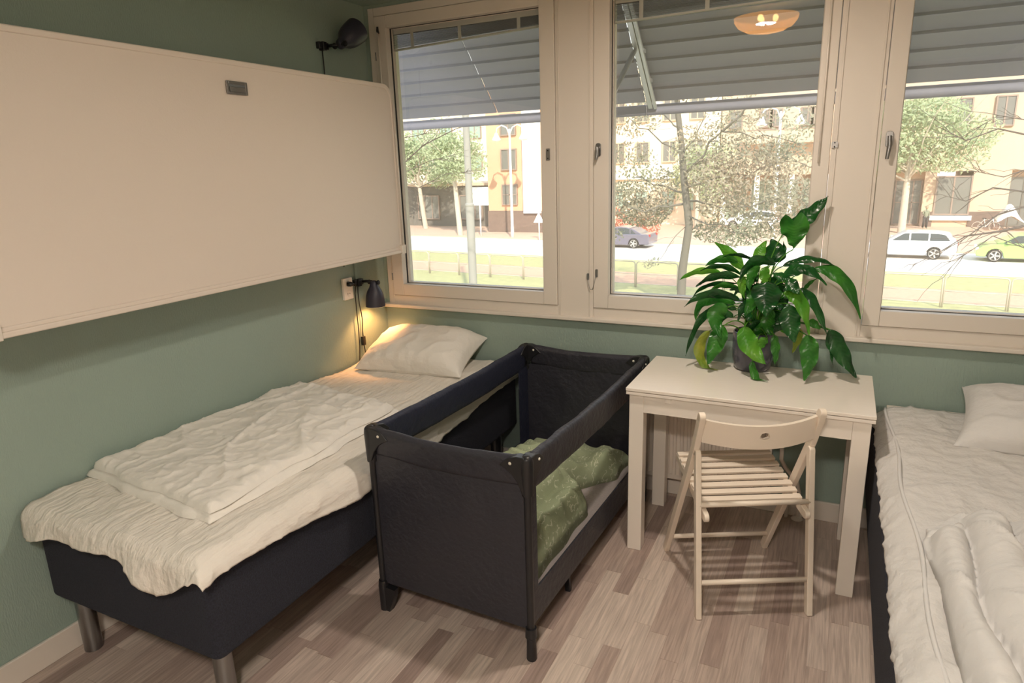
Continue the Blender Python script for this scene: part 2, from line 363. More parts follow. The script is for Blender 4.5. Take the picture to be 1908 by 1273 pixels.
# window hardware
def handle(win, x, z, label, drop):
    t = thing('handle', Vector((x, -.012, z))-win.location, label); t.parent = win
    MB().prism(rrect(-.013, -.03, .013, .03, .01), 0, .006, Matrix.Rotation(R_(90), 4, 'X')).build('back_plate', 'chrome', t, bevel=.0015)
    MB().tube([(0, -.004, .008), (0, -.022, .008)], .009).build('spindle', 'chrome', t, smooth=True, auto=40)
    MB().tube([(0, -.022, .012), (.002, -.026, -.02), (-.003, -.028, -drop)], [.008, .009, .0065]).build('lever', 'chrome', t, smooth=True, auto=40)
handle(WINS[1], 1.300, 1.69, 'small chrome handle on the left stile of the middle window', .045)
handle(WINS[2], 2.492, 1.685, 'chrome handle with a long lever on the window nearest the right bed', .075)
def plate(x, z, label, w_=.010, h_=.028, y=-.012):
    t = thing('latch_plate', (x, y, z), label, 'latch')
    MB().prism(rrect(-w_, -h_, w_, h_, .004), 0, .003, Matrix.Rotation(R_(90), 4, 'X')).build('plate', 'chrome', t)
    for dz in (-h_*.65, h_*.65): MB().lathe([(.0001, .002), (.003, .002), (.003, 0)], 8, Matrix.Translation((0, -.003, dz)) @ Matrix.Rotation(R_(90), 4, 'X')).build('screw', 'dark', t)
plate(1.044, 1.678, 'small metal latch plate on the window nearest the fold-up bed')
plate(2.30, 1.672, 'small square metal catch between the middle window and the window by the right bed', .012, .012, -.012)
t = thing('window_restrictor', (1.27, -.012, 1.10), 'thin metal chain restrictor between the post and the middle window', 'window chain')
MB().prism(rrect(-.006, -.016, .006, .016, .004), 0, .004, Matrix.Translation((-.022, .0, -.01)) @ Matrix.Rotation(R_(90), 4, 'X')).build('bracket', 'chrome', t)
MB().prism(rrect(-.006, -.02, .006, .02, .004), 0, .004, Matrix.Translation((.022, 0, .008)) @ Matrix.Rotation(R_(90), 4, 'X')).build('bracket', 'chrome', t)
MB().tube([(-.022, -.006, -.018), (-.019, -.008, -.045), (-.008, -.009, -.073), (.004, -.009, -.072), (.012, -.008, -.04), (.02, -.006, -.002)], .0016, 6).build('chain', 'chrome', t, smooth=True)
def wand(x, z0, z1, label):
    t = thing('blind_wand', (x, -.022, z0), label, 'blind wand', 'plastic wands of the blinds')
    MB().tube([(0, 0, 0), (.002, 0, (z1-z0)*.5), (0, 0, z1-z0)], .0035, 8).build('rod', 'white_paint', t, smooth=True)
    MB().tube([(0, .006, -.012), (0, -.001, 0), (0, 0, .02)], [.006, .007, .005], 8).build('hook', 'dark', t, smooth=True)
wand(.098, 2.33, 1.80, 'white plastic blind wand beside the window nearest the fold-up bed')
wand(2.245, 2.36, 1.60, 'white plastic blind wand beside the middle window')
for x, z, lb in ((.069, 2.21, 'small dark hinge high on the window nearest the fold-up bed'), (.0685, 1.04, 'small dark hinge low on the window nearest the fold-up bed')):
    tag(MB().tube([(x, -.014, z-.02), (x, -.014, z+.02)], .003, 8).build('hinge', 'chrome', smooth=True), lb, 'hinge')
# ------------------------------------------------------------------ radiators
def radiator(x0, x1, z0, z1, label):
    t = thing('radiator', ((x0+x1)/2, -.06, z0), label, 'radiator', 'white panel radiators under the windows')
    h = (x1-x0)/2; H = z1-z0; s = MB()
    n = int((x1-x0)/.033); prof = []
    for k in range(n):
        c0 = -h+.012+(2*h-.024)*k/n; d = (2*h-.024)/n
        prof += [(c0, -.026), (c0+d*.3, -.026), (c0+d*.42, -.017), (c0+d*.85, -.017), (c0+d*.97, -.026)]
    prof.append((h-.012, -.026))
    m = len(prof); vs = [(x, y, z) for z in (.025, H-.03) for x, y in prof] + [(x, .0, z) for z in (.025, H-.03) for x, y in (prof[0], prof[-1])]
    fs = [(k, k+1, m+k+1, m+k) for k in range(m-1)]
    s.add(vs, fs); s.build('ribbed_panel', 'radiator', t)
    MB().box((-h, -.022, 0), (h, .03, .026)).box((-h, -.022, H-.03), (h, .03, H-.012)).box((-h, -.024, 0), (-h+.014, .03, H-.012)).box((h-.014, -.024, 0), (h, .03, H-.012)).build('side_panels', 'radiator', t, bevel=.003)
    MB().box((-h-.003, -.03, H-.014), (h+.003, .036, H)).build('top_grille', 'radiator', t, bevel=.003)
    return t
t = radiator(1.30, 2.155, .115, .585, 'white ribbed radiator under the window sill behind the white table')
MB().tube([(.38, .0, .40), (.455, .0, .40), (.465, -.0, .39), (.468, 0, .18), (.49, 0, .14), (.54, .01, .08), (.553, .02, .02), (.553, .022, -.113)], .009, 10).build('pipe', 'radiator', t, smooth=True)
MB().tube([(.505, .022, .02), (.505, .022, -.113)], .009, 10).build('pipe', 'radiator', t, smooth=True)
MB().lathe([(.001, -.10), (.016, -.10), (.026, -.113), (.026, -.115)], 16, Matrix.Translation((.553, .022, 0))).build('pipe_collar', 'radiator', t, smooth=True)
t = radiator(2.592, 3.42, .115, .60, 'white radiator whose top rail shows behind the right bed')
MB().tube([(-.42, 0, .44), (-.447, 0, .44), (-.45, 0, .41)], .009, 10).build('valve', 'chrome', t, smooth=True)

# ------------------------------------------------------------------ fold-up wall bed (white board)
t = thing('folding_wall_bed', (0, -1.17, 1.22), 'large white fold-up bunk bed panel mounted flat on the green wall above the left bed', 'folding bed')
ya, yb, z0, z1, X = -.99, .955, 0., .815, .30
poly = [(ya, 0), (yb, 0)] + [(yb-.07+.07*math.cos(R_(a)), z1-.07+.07*math.sin(R_(a))) for a in range(0, 91, 15)] + [(ya+.07-.07*math.sin(R_(a)), z1-.07+.07*math.cos(R_(a))) for a in range(0, 91, 15)]
Mx = Matrix(((0, 0, 1, 0), (1, 0, 0, 0), (0, 1, 0, 0), (0, 0, 0, 1)))
inner = [(ya+.016, .018), (yb-.018, .018)] + [(yb-.018-.056+.056*math.cos(R_(a)), z1-.02-.056+.056*math.sin(R_(a))) for a in range(0, 91, 15)] + [(ya+.016+.056-.056*math.sin(R_(a)), z1-.02-.056+.056*math.cos(R_(a))) for a in range(0, 91, 15)]
MB().prism(inner, .02, X-.004, Mx).build('front_panel', 'white_board', t)
rim = MB(); n = len(poly)
vs = [Mx @ Vector((x, y, h)) for h in (.02, X) for x, y in poly] + [Mx @ Vector((x, y, h)) for h in (.02, X) for x, y in inner]
fs = []
for k in range(n):
    j = (k+1) % n
    fs += [(k, j, n+j, n+k), (2*n+k, 3*n+k, 3*n+j, 2*n+j), (n+k, n+j, 3*n+j, 3*n+k), (k, 2*n+k, 2*n+j, j)]
rim.add(vs, fs); rim.build('edge_rim', 'white_board', t, bevel=.005, seg=3)
MB().box((.04, ya-.01, -.012), (X+.010, yb-.02, .006)).build('bottom_rail', 'white_board', t, bevel=.005)
for y0, y1 in ((yb-.03, yb+.006), (ya-.03, ya+.03)):
    MB().box((X-.05, y0, -.016), (X+.014, y1, .03)).build('corner_bracket', 'white_trim', t, bevel=.003)
MB().tube([(X+.004, yb-.006, .02), (X+.006, yb-.004, .35), (X+.004, yb-.008, .74)], .004, 8).build('side_strap', 'white_trim', t, smooth=True)
MB().box((0, ya+.1, .05), (.025, yb-.1, z1-.1)).build('back_frame', 'white_trim', t)
hd = thing('latch_handle', (X, -.022, .716)); hd.parent = t
hx = MB(); ringframe(hx, -.048, .048, -.022, .024, -.038, .038, -.014, .013, 0, 1)
hx.v = [(.004*y-.004+.004, x, z) for x, y, z in hx.v]; hx.build('bezel', 'chrome', hd, bevel=.001)
MB().box((.0, -.038, -.014), (.0015, .038, .013)).build('recess', 'blind', hd)
MB().box((.0015, -.036, -.014), (.006, .036, .004)).build('flap', 'chrome', hd, bevel=.001)

# ------------------------------------------------------------------ left bed
def rbox(mb, x0, y0, z0, x1, y1, z1, r):
    return mb.prism(rrect(x0, y0, x1, y1, r, 6), z0, z1)
B0, B1, BY0, BY1 = .03, .84, -2.03, -.03
t = thing('bed', (.435, -1.03, 0), 'dark navy fabric box bed with round chrome legs along the green wall', 'bed')
rbox(MB(), -.405, -1.0, .255, .405, 1.018, .545, .03).build('base', 'bed_fabric', t, bevel=.018, seg=4)
MB().prism(rrect(-.395, -.99, .395, .985, .05, 6), .546, .592).build('mattress', 'mattress_grey', t, bevel=.015, seg=3)
for x, y in ((-.372, -.92), (.285, -.90), (-.34, .9), (.335, .88)):
    MB().tube([(x, y, 0), (x, y, .256)], .03, 24).build('leg', 'chrome', t, smooth=True, auto=40)
def drape(x0, x1, y0, y1, top, hem_side, hem_front, hem_left, wallleft, seed, r=.045, nu=90, nv=170, extra=None, amp=1., side=1, FL=.012):
    """a sheet on a bed top (x0..x1, y0..y1): side=+1 falls over x1, -1 over x0; falls over the front y0; hem_* give the drop as functions"""
    W, L = x1-x0, y1-y0; MAXD = .17
    def fold(a, lim, drop):
        "arc length a along flat width lim, then rounded edge and fall; returns (pos, down)"
        if a <= lim-r: return a, 0.
        s = a-(lim-r); q = r*math.pi/2
        if s <= q: th = s/r; return lim-r+r*math.sin(th), r*(1-math.cos(th))
        return lim, r+(s-q)
    def fn(u, v):
        yy = y1 - (L*v/.93 if v < .93 else L)
        along = y1-yy
        ds = hem_side(along); 
        if u < .80: a = (W-r)*u/.80
        else: a = (W-r) + (u-.80)/.20*(r*math.pi/2+max(0, ds-r))
        px, dz1 = fold(a, W, ds)
        ww = px if side > 0 else W-px
        df = hem_front(px)
        b = (L-r)*v/.88 if v < .88 else (L-r) + (v-.88)/.12*(r*math.pi/2+max(0, df-r))
        py, dz2 = fold(b, L, df)
        dz = (dz1**4+dz2**4)**.25
        x = x0+px if side > 0 else x1-px
        y = y1-py
        out = FL*smoothstep(0, .06, dz)
        flare = (.5+.5*math.sin(py*23+3*nz(py, 0, seed, 2)))*.012*smoothstep(.03, .12, dz1)
        x += side*(out*(dz1 > 0)+flare); y -= (out+.010*math.sin(px*27+seed))*smoothstep(.02, .1, dz2)
        h = .010*nz(x, y, seed, 3.5) + .007*crease(x, y*.6, seed+3, 6) + .004*crease(x*1.0, y*2.2, seed+7, 11)
        h *= amp
        z = top - dz + h*(1-smoothstep(.0, .06, dz)*.6)
        if dz > .02: x += side*.006*crease(y, z, seed, 14)*(dz1 > .01); y -= .007*crease(x, z*.5, seed+1, 16)*(dz2 > .01)
        if extra: z += extra(x, y)
        return (x, y, z)
    return MB().grid(fn, nu, nv)
def hs(a): return .058+.012*nz(a, 1, 3, 4)+.05*smoothstep(.2, 1.0, a)*(1-smoothstep(1.2, 1.9, a))
def hf(p): return .072 + .008*math.sin(p*19+2.2) + .050*math.exp(-((p-.665)/.10)**2) + .028*math.exp(-((p-.04)/.10)**2) - .012*math.exp(-((p-.33)/.15)**2) - .05*math.exp(-((p-.87)/.07)**2)
sh = drape(.022, .858, -2.062, -.03, .598, hs, hf, None, True, 11)
tag(sh.build('bed_sheet', 'sheet', smooth=True, solid=.004), 'cream white sheet stretched over the left bed and hanging over its foot', 'sheet')
# folded duvet on it
def quad(u, v, P):
    a = P[0].lerp(P[1], u); b = P[3].lerp(P[2], u); return a.lerp(b, v)
def padded(P, base, T, seed, name, m, nu=110, nv=130, wob=.012, cr=.012, cs=9, layers=1, parent=None, R=.03, big=.010):
    P = [Vector((x, y, 0)) for x, y in P]; mb = MB()
    Lu = (P[1]-P[0]).length; Lv = (P[3]-P[0]).length
    for l in range(layers):
        off = (layers-1-l)
        def edge(u, v):
            q = quad(u, v, P); d = min(u*Lu, (1-u)*Lu, v*Lv, (1-v)*Lv)
            return q, d
        def wobble(q, u, v):
            k = 1+.0*off; cen = (P[0]+P[1]+P[2]+P[3])/4; g = (q-cen)
            n_ = wob*(nz(q.x, q.y, seed+l*4, 5)+.6*nz(q.x, q.y, seed+l*4+2, 11)); e = g.normalized() if g.length > .001 else g
            return q + e*(n_+off*.026)*smoothstep(.2, .5, max(abs(u-.5), abs(v-.5)))
        def topf(u, v):
            u2 = .5-.5*math.cos(math.pi*u) if False else u
            q, d = edge(u2, v); q = wobble(q, u2, v)
            e = math.sqrt(max(0, 1-(1-min(1, d/R))**2))
            h = cr*crease(q.x+.4*q.y, q.y*.7, seed, cs, 6) + cr*.6*crease(q.x*1.5-.5*q.y, q.y, seed+20, cs*1.7, 5) + cr*.3*crease(q.x, q.y*1.3, seed+33, cs*4, 4) + big*nz(q.x, q.y, seed+2, 3)
            b = base + l*T
            return (q.x, q.y, b + .002 + e*(T*.96 + (h if l == layers-1 else h*.3)))
        def botf(u, v):
            q, d = edge(u, v); q = wobble(q, u, v); b = base+l*T
            e = math.sqrt(max(0, 1-(1-min(1, d/R))**2))
            return (q.x, q.y, b + .002 - e*.001)
        mb.grid(topf, nu, nv); mb.grid(botf, nu, nv, True)
    return mb.build(name, m, parent, smooth=True)
dv = padded([(.018, -1.80), (.70, -1.88), (.675, -.90), (.03, -.775)], .603, .024, 31, 'duvet', 'duvet', layers=2, cr=.012, cs=4.5, big=.016, wob=.022, R=.045)
tag(dv, 'white duvet folded double on the middle of the left bed', 'duvet')
def pillow(name, cx, cy, cz, L, W, T, rot, seed, label, parent=None, cloth='duvet'):
    def prof(u, v):
        a = 1-abs(2*u-1)**3.2; b = 1-abs(2*v-1)**3.2
        return max(0, a)**.55*max(0, b)**.55
    def pos(u, v, s):
        x, y = (u-.5)*L, (v-.5)*W
        pin = 1-.10*(1-abs(2*u-1)**2)*(abs(2*v-1)**6); pin2 = 1-.08*(1-abs(2*v-1)**2)*(abs(2*u-1)**6)
        x *= pin2; y *= pin
        p = prof(u, v)
        h = T*.5*p + s*0
        wr = .008*crease(x, y, seed, 9)*p + .006*nz(x, y, seed+4, 8)*p + .004*math.sin(x*90+4*nz(x, y, seed, 5))*p*smoothstep(.25, .5, abs(v-.5))
        return Vector((x, y, (h*1.25+wr if s > 0 else -h*.55)))
    M = Matrix.Translation((cx, cy, cz)) @ rot
    mb = MB()
    mb.grid(lambda u, v: M @ pos(u, v, 1), 60, 50); mb.grid(lambda u, v: M @ pos(u, v, -1), 60, 50, True)
    o = mb.build(name, cloth, parent, smooth=True)
    # seam
    return tag(o, label, 'pillow')
rot = Matrix.Rotation(R_(6), 4, 'Z') @ Matrix.Rotation(R_(16), 4, 'X')
pillow('pillow', .375, -.218, .668, .62, .40, .19, rot, 5, 'plump white pillow at the head of the left bed by the lit wall lamp')

# ------------------------------------------------------------------ right bed
t = thing('bed', (2.985, -1.03, 0), 'dark navy fabric box bed beside the white table', 'bed')
rbox(MB(), -.45, -1.0, .25, .45, .93, .545, .035).build('base', 'bed_fabric', t, bevel=.018, seg=4)
MB().prism(rrect(-.395, -.99, .43, .92, .05, 6), .546, .590).build('mattress', 'mattress_grey', t, bevel=.015, seg=3)
for x, y in ((-.38, -.89), (.38, -.89), (-.38, .8), (.38, .8)):
    MB().tube([(x, y, 0), (x, y, .251)], .03, 24).build('leg', 'chrome', t, smooth=True, auto=40)
def hs2(a): return .056+.007*math.sin(a*31)+.008*nz(a, 2, 8, 3)+.015*smoothstep(1.15, 1.7, a)
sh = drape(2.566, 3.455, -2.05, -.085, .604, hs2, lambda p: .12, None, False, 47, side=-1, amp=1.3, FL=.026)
so2 = tag(sh.build('bed_sheet', 'sheet_grey_dimmed', smooth=True, solid=.004), 'rumpled pale grey-white sheet with a piped edge on the right bed', 'sheet')
pp = []
for k in range(60):
    f = k/59; y = -.11-1.9*f; pp.append((2.585+.035*f+.008*math.sin(y*9), y, .611+.004*nz(y, 0, 3, 3)))
MB().tube(pp, .006, 8).build('piping', 'duvet_grey_dimmed', so2, smooth=True)
# crumpled duvet: long rolls side by side towards its left edge
def roll(x): return x
def duvet2():
    X0, X1, Y0, Y1 = 2.635, 3.42, -2.02, -.98
    def h(s, y, d):
        v = 0; s += .035*nz(s, y, 7, 3)+.04*smoothstep(.15, .4, s)*(y+1.4)
        for c, w_, a, ye in ((.042, .044, .070, -1.10), (.145, .060, .098, -1.03), (.300, .095, .085, -1.01), (.48, .09, .100, -1.05), (.68, .12, .080, -1.0)):
            cap = math.sqrt(max(0, min(1, (ye-y)/.09)))
            v = max(v, a*math.sqrt(max(0, 1-((s-c)/w_)**2))*cap)
        v = v*(.85+.25*nz(s, y, 12, 5)) + .007*2.2*crease(s*1.2+y*.6, y*.7, 55, 5, 5) + .003*crease(s, y*1.6, 75, 14, 4)
        e = math.sqrt(max(0, 1-(1-min(1, d/.05))**2))
        return .006+e*(v+.006)
    def fn(u, v):
        s = (X1-X0)*u; y = Y0+(Y1-Y0)*v; sh_ = .012*math.sin((y+1.0)*7)+.016*nz(y, 1, 6, 4)
        x = X0+s+sh_*(1-u); y2 = y-.13*smoothstep(.14, 0, u)*smoothstep(.75, 1, v)
        d = min(s, X1-X0-s, (1-v)*(Y1-Y0), v*(Y1-Y0))
        return (x, y2, .604+h(s, y, d))
    def bt(u, v):
        a = fn(u, v); return (a[0], a[1], .609)
    return MB().grid(fn, 130, 170)
tag(duvet2().build('duvet', 'duvet_grey_dimmed', smooth=True, solid=.003), 'rumpled white duvet bunched in long rolls on the right bed', 'duvet')
rot = Matrix.Rotation(R_(-9), 4, 'Z') @ Matrix.Rotation(R_(16), 4, 'X')
pillow('pillow', 3.095, -.29, .665, .58, .40, .16, rot, 15, 'white pillow at the head of the right bed under the window sill', cloth='duvet_grey_dimmed')

# ------------------------------------------------------------------ travel cot
KA = -.0384; KW, KL, KH = .627, 1.229, .745
cot = thing('travel_cot', (.9017, -1.3448, 0), 'black folding travel cot with mesh sides between the left bed and the white table', 'cot', rz=KA)
def cloth_panel(name, m, p0, du, dv, thick, seed, amp=.004, nu=40, nv=20, sag=0, bulge=0):
    p0, du, dv = Vector(p0), Vector(du), Vector(dv); n = du.cross(dv).normalized(); mb = MB()
    def F(s):
        def fn(u, v):
            q = p0+du*u+dv*v; e = (min(u, 1-u, .12)/.12)*(min(v, 1-v, .15)/.15)
            k = amp*(nz(u*du.length, v*dv.length, seed, 9)+.8*crease(u*du.length*.5, v*dv.length*1.4, seed+2, 10))*e
            q = q + n*(s*thick/2+k*(1 if s > 0 else .6)+s*bulge*math.sin(math.pi*v)*math.sqrt(max(0, math.sin(math.pi*u))))
            q.z -= sag*math.sin(math.pi*u)*v
            return q
        return fn
    mb.grid(F(1), nu, nv); mb.grid(F(-1), nu, nv, True)
    # rim
    W = nu+1; N1 = (nu+1)*(nv+1)
    bd = [i for i in range(W)] + [j*W+nu for j in range(1, nv+1)] + [nv*W+i for i in range(nu-1, -1, -1)] + [j*W for j in range(nv-1, 0, -1)]
    mb.f += [(bd[k], bd[(k+1) % len(bd)], N1+bd[(k+1) % len(bd)], N1+bd[k]) for k in range(len(bd))]
    return mb.build(name, m, cot, smooth=True, auto=60)
# end panels
cloth_panel('end_panel', 'cot_fabric', (.0, .004, .115), (KW, 0, 0), (0, 0, .53), .008, 1, .004)
cloth_panel('end_panel', 'cot_fabric', (.0, KL-.004, .115), (KW, 0, 0), (0, 0, .53), .008, 2, .006)
# long side lower bands and edge strips
for x, m in ((.006, 'cot_navy'), (KW-.006, 'cot_fabric')):
    cloth_panel('lower_band', m, (x, .01, .115), (0, KL-.02, 0), (0, 0, .125), .007, 3, .002)
    cloth_panel('edge_strip', m, (x, .012, .23), (0, .055, 0), (0, 0, .40), .007, 4, .001, 6, 20)
    cloth_panel('edge_strip', m, (x, KL-.10, .23), (0, .09, 0), (0, 0, .40), .007, 5, .001, 6, 20)
    MB().box((x-.0008, .065, .238), (x+.0008, KL-.065, .615)).build('mesh_window', 'cot_mesh', cot)
# padded top rails (fabric over a tube)
def rail(name, a, b, seed, m, zt=.735, h=.125):
    a, b = Vector(a), Vector(b); d = (b-a); L = d.length; d.normalize(); n = Vector((0, 0, 1)).cross(d); mb = MB()
    nu, nr = 60, 20
    prof = []
    for k in range(nr):
        th = 2*math.pi*k/nr
        x = .017*math.cos(th); z = .019*math.sin(th)
        if math.sin(th) < 0: z = -(h-.017)*abs(math.sin(th))**.8*1; x = (.017-.006*abs(math.sin(th)))*(1 if math.cos(th) > 0 else -1)*abs(math.cos(th))**.35
        prof.append((x, z))
    vs = []
    for i in range(nu+1):
        f = i/nu; q = a+d*L*f; sg = .012*math.sin(math.pi*f)
        for k, (x, z) in enumerate(prof):
            w2 = .0035*nz(f*L*1.0, z*3, seed, 9)+.003*crease(f*L, z*2, seed+1, 9)
            vs.append(q+n*(x+w2*(1 if x > 0 else .6))+Vector((0, 0, z-sg+.003*nz(f*L, 1, seed+7, 7))))
    fs = [(i*nr+k, i*nr+(k+1) % nr, (i+1)*nr+(k+1) % nr, (i+1)*nr+k) for i in range(nu) for k in range(nr)]
    fs += [tuple(range(nr))[::-1], tuple(nu*nr+k for k in range(nr))]
    mb.add(vs, fs); return mb.build(name, m, cot, smooth=True)
rail('top_rail', (.03, .0, .727), (KW-.03, .0, .727), 21, 'cot_fabric', h=.10)
rail('top_rail', (.03, KL, .727), (KW-.03, KL, .727), 23, 'cot_fabric', h=.10)
rail('top_rail', (.0, .03, .727), (.0, KL-.03, .727), 25, 'cot_navy')
rail('top_rail', (KW, .03, .727), (KW, KL-.03, .727), 27, 'cot_fabric')
for cx, cy, sx, sy in ((0, 0, 1, 1), (KW, 0, -1, 1), (0, KL, 1, -1), (KW, KL, -1, -1)):
    MB().tube([(cx, cy, .10), (cx, cy, .66)], .0125, 14).build('corner_post', 'black_plastic', cot, smooth=True, auto=50)
    # foot: sleeve + tapered shoe
    if (cx, cy) in ((0, 0), (KW, KL)):
        f = MB().tube([(cx, cy, .0), (cx, cy, .10), (cx, cy, .125)], [.019, .020, .017], 14)
        f.prism([(0, 0), (.03, 0), (.04, .03), (.055, .07), (.06, .10), (0, .105)], -.013, .013, Matrix(((sx, 0, 0, cx), (0, 0, 1, cy), (0, 1, 0, 0), (0, 0, 0, 1))))
    else:
        f = MB().tube([(cx, cy, 0), (cx, cy, .004), (cx, cy, .085), (cx, cy, .09), (cx, cy, .125)], [.016, .018, .016, .021, .019], 14)
    f.build('foot', 'black_plastic', cot, smooth=True, auto=40)
    cap = MB()
    cap.lathe([(.019, -.12), (.021, -.06), (.022, -.01), (.020, .006), (.012, .014), (.0005, .016)], 18, Matrix.Translation((cx, cy, .735)))
    wing = [(0, .012), (.03, .012), (.058, .004), (.078, -.012), (.092, -.026), (.07, -.034), (.045, -.052), (.024, -.08), (.013, -.11), (0, -.125)]
    cap.prism(wing, -.019, .019, Matrix(((sx, 0, 0, cx), (0, 0, 1, cy), (0, 1, 0, .735), (0, 0, 0, 1))))
    cap.prism(wing, -.019, .019, Matrix(((0, 0, 1, cx), (sy, 0, 0, cy), (0, 1, 0, .735), (0, 0, 0, 1))))
    co = cap.build('corner_cap', 'black_plastic', cot, bevel=.004, seg=2)
    for axis in (0, 1):
        d = .0195
        if axis == 0: Mr = Matrix.Translation((cx+sx*.05, cy-sy*(d), .722)) @ Matrix.Rotation(R_(90), 4, 'X')
        else: Mr = Matrix.Translation((cx-sx*d, cy+sy*.05, .722)) @ Matrix.Rotation(R_(90), 4, 'Y')
        MB().lathe([(.0001, .003), (.004, .0025), (.0055, 0), (.004, -.0025), (.0001, -.003)], 12, Mr).build('rivet', 'rivet', co, smooth=True)
# rivets on the inside of the far corners
for cx, sx in ((0, 1), (KW, -1)):
    MB().lathe([(.0001, .003), (.004, .0025), (.0055, 0), (.004, -.0025), (.0001, -.003)], 12, Matrix.Translation((cx+sx*.05, KL-.0195, .722)) @ Matrix.Rotation(R_(90), 4, 'X')).build('rivet', 'rivet', cot, smooth=True)
for x in (.06, KW-.05): MB().bar((x, KL/2-.21, .12), (x+(.012 if x > .3 else -.012), KL/2-.215, 0), .022, .016).build('middle_foot', 'black_plastic', cot, bevel=.003)
MB().box((.05, KL/2-.25, .105), (KW-.05, KL/2+.1, .118)).build('floor_support', 'black_plastic', cot, bevel=.003)
MB().box((.012, .012, .125), (KW-.012, KL-.012, .15)).build('floor_panel', 'cot_fabric', cot)
mt = MB().prism(rrect(.014, .015, KW-.014, KL-.015, .03), .151, .212).build('mattress', 'mattress_grey', bevel=.012, seg=3)
mt.location = cot.location; mt.rotation_euler = cot.rotation_euler
tag(mt, 'thin pale grey mattress on the bottom of the black travel cot', 'mattress')
def quilt():
    # outline in cot coordinates (u across, v along); piled higher at the near end
    def fn(u, v):
        y = .04 + 1.14*v
        xr = KW-.03 - .015 + .02*nz(v, 0, 5, 6) - .075*math.exp(-((y-.80)/.10)**2)
        xr -= .05*smoothstep(.62, .75, y)*(1-smoothstep(.9, 1.0, y))
        xl = .06+.05*nz(v, 3, 5, 4) + .12*smoothstep(.25, .0, v)
        x = xl+(xr-xl)*u
        d = min(u*(xr-xl), (1-u)*(xr-xl), v*1.14, (1-v)*1.14)
        e = math.sqrt(max(0, 1-(1-min(1, d/.06))**2))
        H = .105*(1-smoothstep(.45, .95, v)) + .06 + .03*nz(x, y, 8, 5) + .018*crease(x, y, 9, 6) + .03*math.exp(-((y-1.05)/.1)**2)
        step = -.045*smoothstep(.72, .80, u)*(1-smoothstep(.5, .7, v))
        return (x, y, .214+e*(H+step*.9))
    return MB().grid(fn, 80, 140)
qm = quilt().build('baby_duvet', 'fern_print', smooth=True, solid=.004)
qm.location = cot.location; qm.rotation_euler = cot.rotation_euler
tag(qm, 'sage green baby duvet with pale leaf print heaped inside the travel cot', 'duvet')

# ------------------------------------------------------------------ table
TX0, TX1, TY0, TY1 = 1.6165, 2.5205, -.594, -.089
t = thing('table', ((TX0+TX1)/2, (TY0+TY1)/2, 0), 'white flip-top table holding the potted plant under the window', 'table')
hx_, hy_ = (TX1-TX0)/2, (TY1-TY0)/2
MB().box((-hx_, -hy_, .7265), (hx_, hy_, .74)).build('tabletop', 'white_paint', t, bevel=.002)
MB().box((-hx_+.001, -hy_+.001, .711), (hx_-.001, hy_-.001, .7245)).build('folded_leaf', 'white_paint', t, bevel=.002)
e, L = .012, .06
for sx in (-1, 1):
    for sy in (-1, 1):
        x, y = sx*(hx_-e-L/2), sy*(hy_-e-L/2)
        MB().box((x-L/2, y-L/2, 0), (x+L/2, y+L/2, .7095)).build('leg', 'white_paint', t, bevel=.003)
for sy in (-1, 1):
    y = sy*(hy_-e-.012); MB().box((-hx_+e+L, y-.012, .636), (hx_-e-L, y+.012, .7095)).build('apron', 'white_paint', t, bevel=.0015)
for sx in (-1, 1):
    x = sx*(hx_-e-.012); MB().box((x-.012, -hy_+e+L, .636), (x+.012, hy_-e-L, .7095)).build('apron', 'white_paint', t, bevel=.0015)
MB().box((-.292, -hy_+.006, .690), (-.268, -hy_+.02, .709)).build('stop_block', 'white_paint', t, bevel=.002)

# ------------------------------------------------------------------ folding chair
CA = R_(26.6)
t = thing('folding_chair', (2.181, -.839, 0), 'white wooden folding chair with slatted seat pushed under the table', 'chair', rz=CA)
hw = .209
def pt(u, v, z): return Vector((u, v, z))
for s in (-1, 1):
    # short rear leg, long member, seat rail
    m = MB(); m.bar((s*(hw-.006), 0, 0), (s*(hw-.006), .092, .612), .021, .030); m.tube([(s*(hw-.016), .092, .612), (s*(hw+.005), .092, .612)], .0150, 16)
    m.build('leg', 'chair_paint', t, bevel=.003)
    m = MB(); m.bar((s*(hw+.003 if s < 0 else hw+.003), .46, .0), (s*(hw-.001), .103, .64), .021, .034); 
    m.build('leg', 'chair_paint', t, bevel=.003)
    m = MB(); m.bar((s*(hw-.001), .104, .638), (s*(hw-.001), .045, .77), .022, .034); m.tube([(s*(hw-.012), .045, .77), (s*(hw+.010), .045, .77)], .017, 16)
    m.build('back_post', 'chair_paint', t, bevel=.003)
    m = MB(); m.bar((s*(hw-.029), .035, .39), (s*(hw-.029), .435, .448), .019, .032); m.tube([(s*(hw-.038), .035, .39), (s*(hw-.020), .035, .39)], .016, 16)
    m.build('seat_rail', 'chair_paint', t, bevel=.003)
    MB().tube([(s*(hw+.002), .097, .61), (s*(hw+.006), .097, .61)], .005, 10).build('screw', 'chrome', t, smooth=True, auto=40)
MB().tube([(-hw+.01, .058, .427), (hw-.01, .058, .427)], .0095, 14).build('rear_rod', 'chair_paint', t, smooth=True)
MB().tube([(-hw+.01, .018, .135), (hw-.01, .018, .135)], .0095, 14).build('stretcher', 'chair_paint', t, smooth=True)
MB().tube([(-hw+.01, .408, .092), (hw-.01, .408, .092)], .0095, 14).build('stretcher', 'chair_paint', t, smooth=True)
for k in range(8):
    f = (k+.5)/8; y = .085+(.43-.085)*f; z = .39+(y-.035)*.145+.022
    MB().bar((-hw+.02, y, z), (hw-.02, y, z), .027, .010, (0, 1, .145)).build('slat', 'chair_paint', t, bevel=.002)
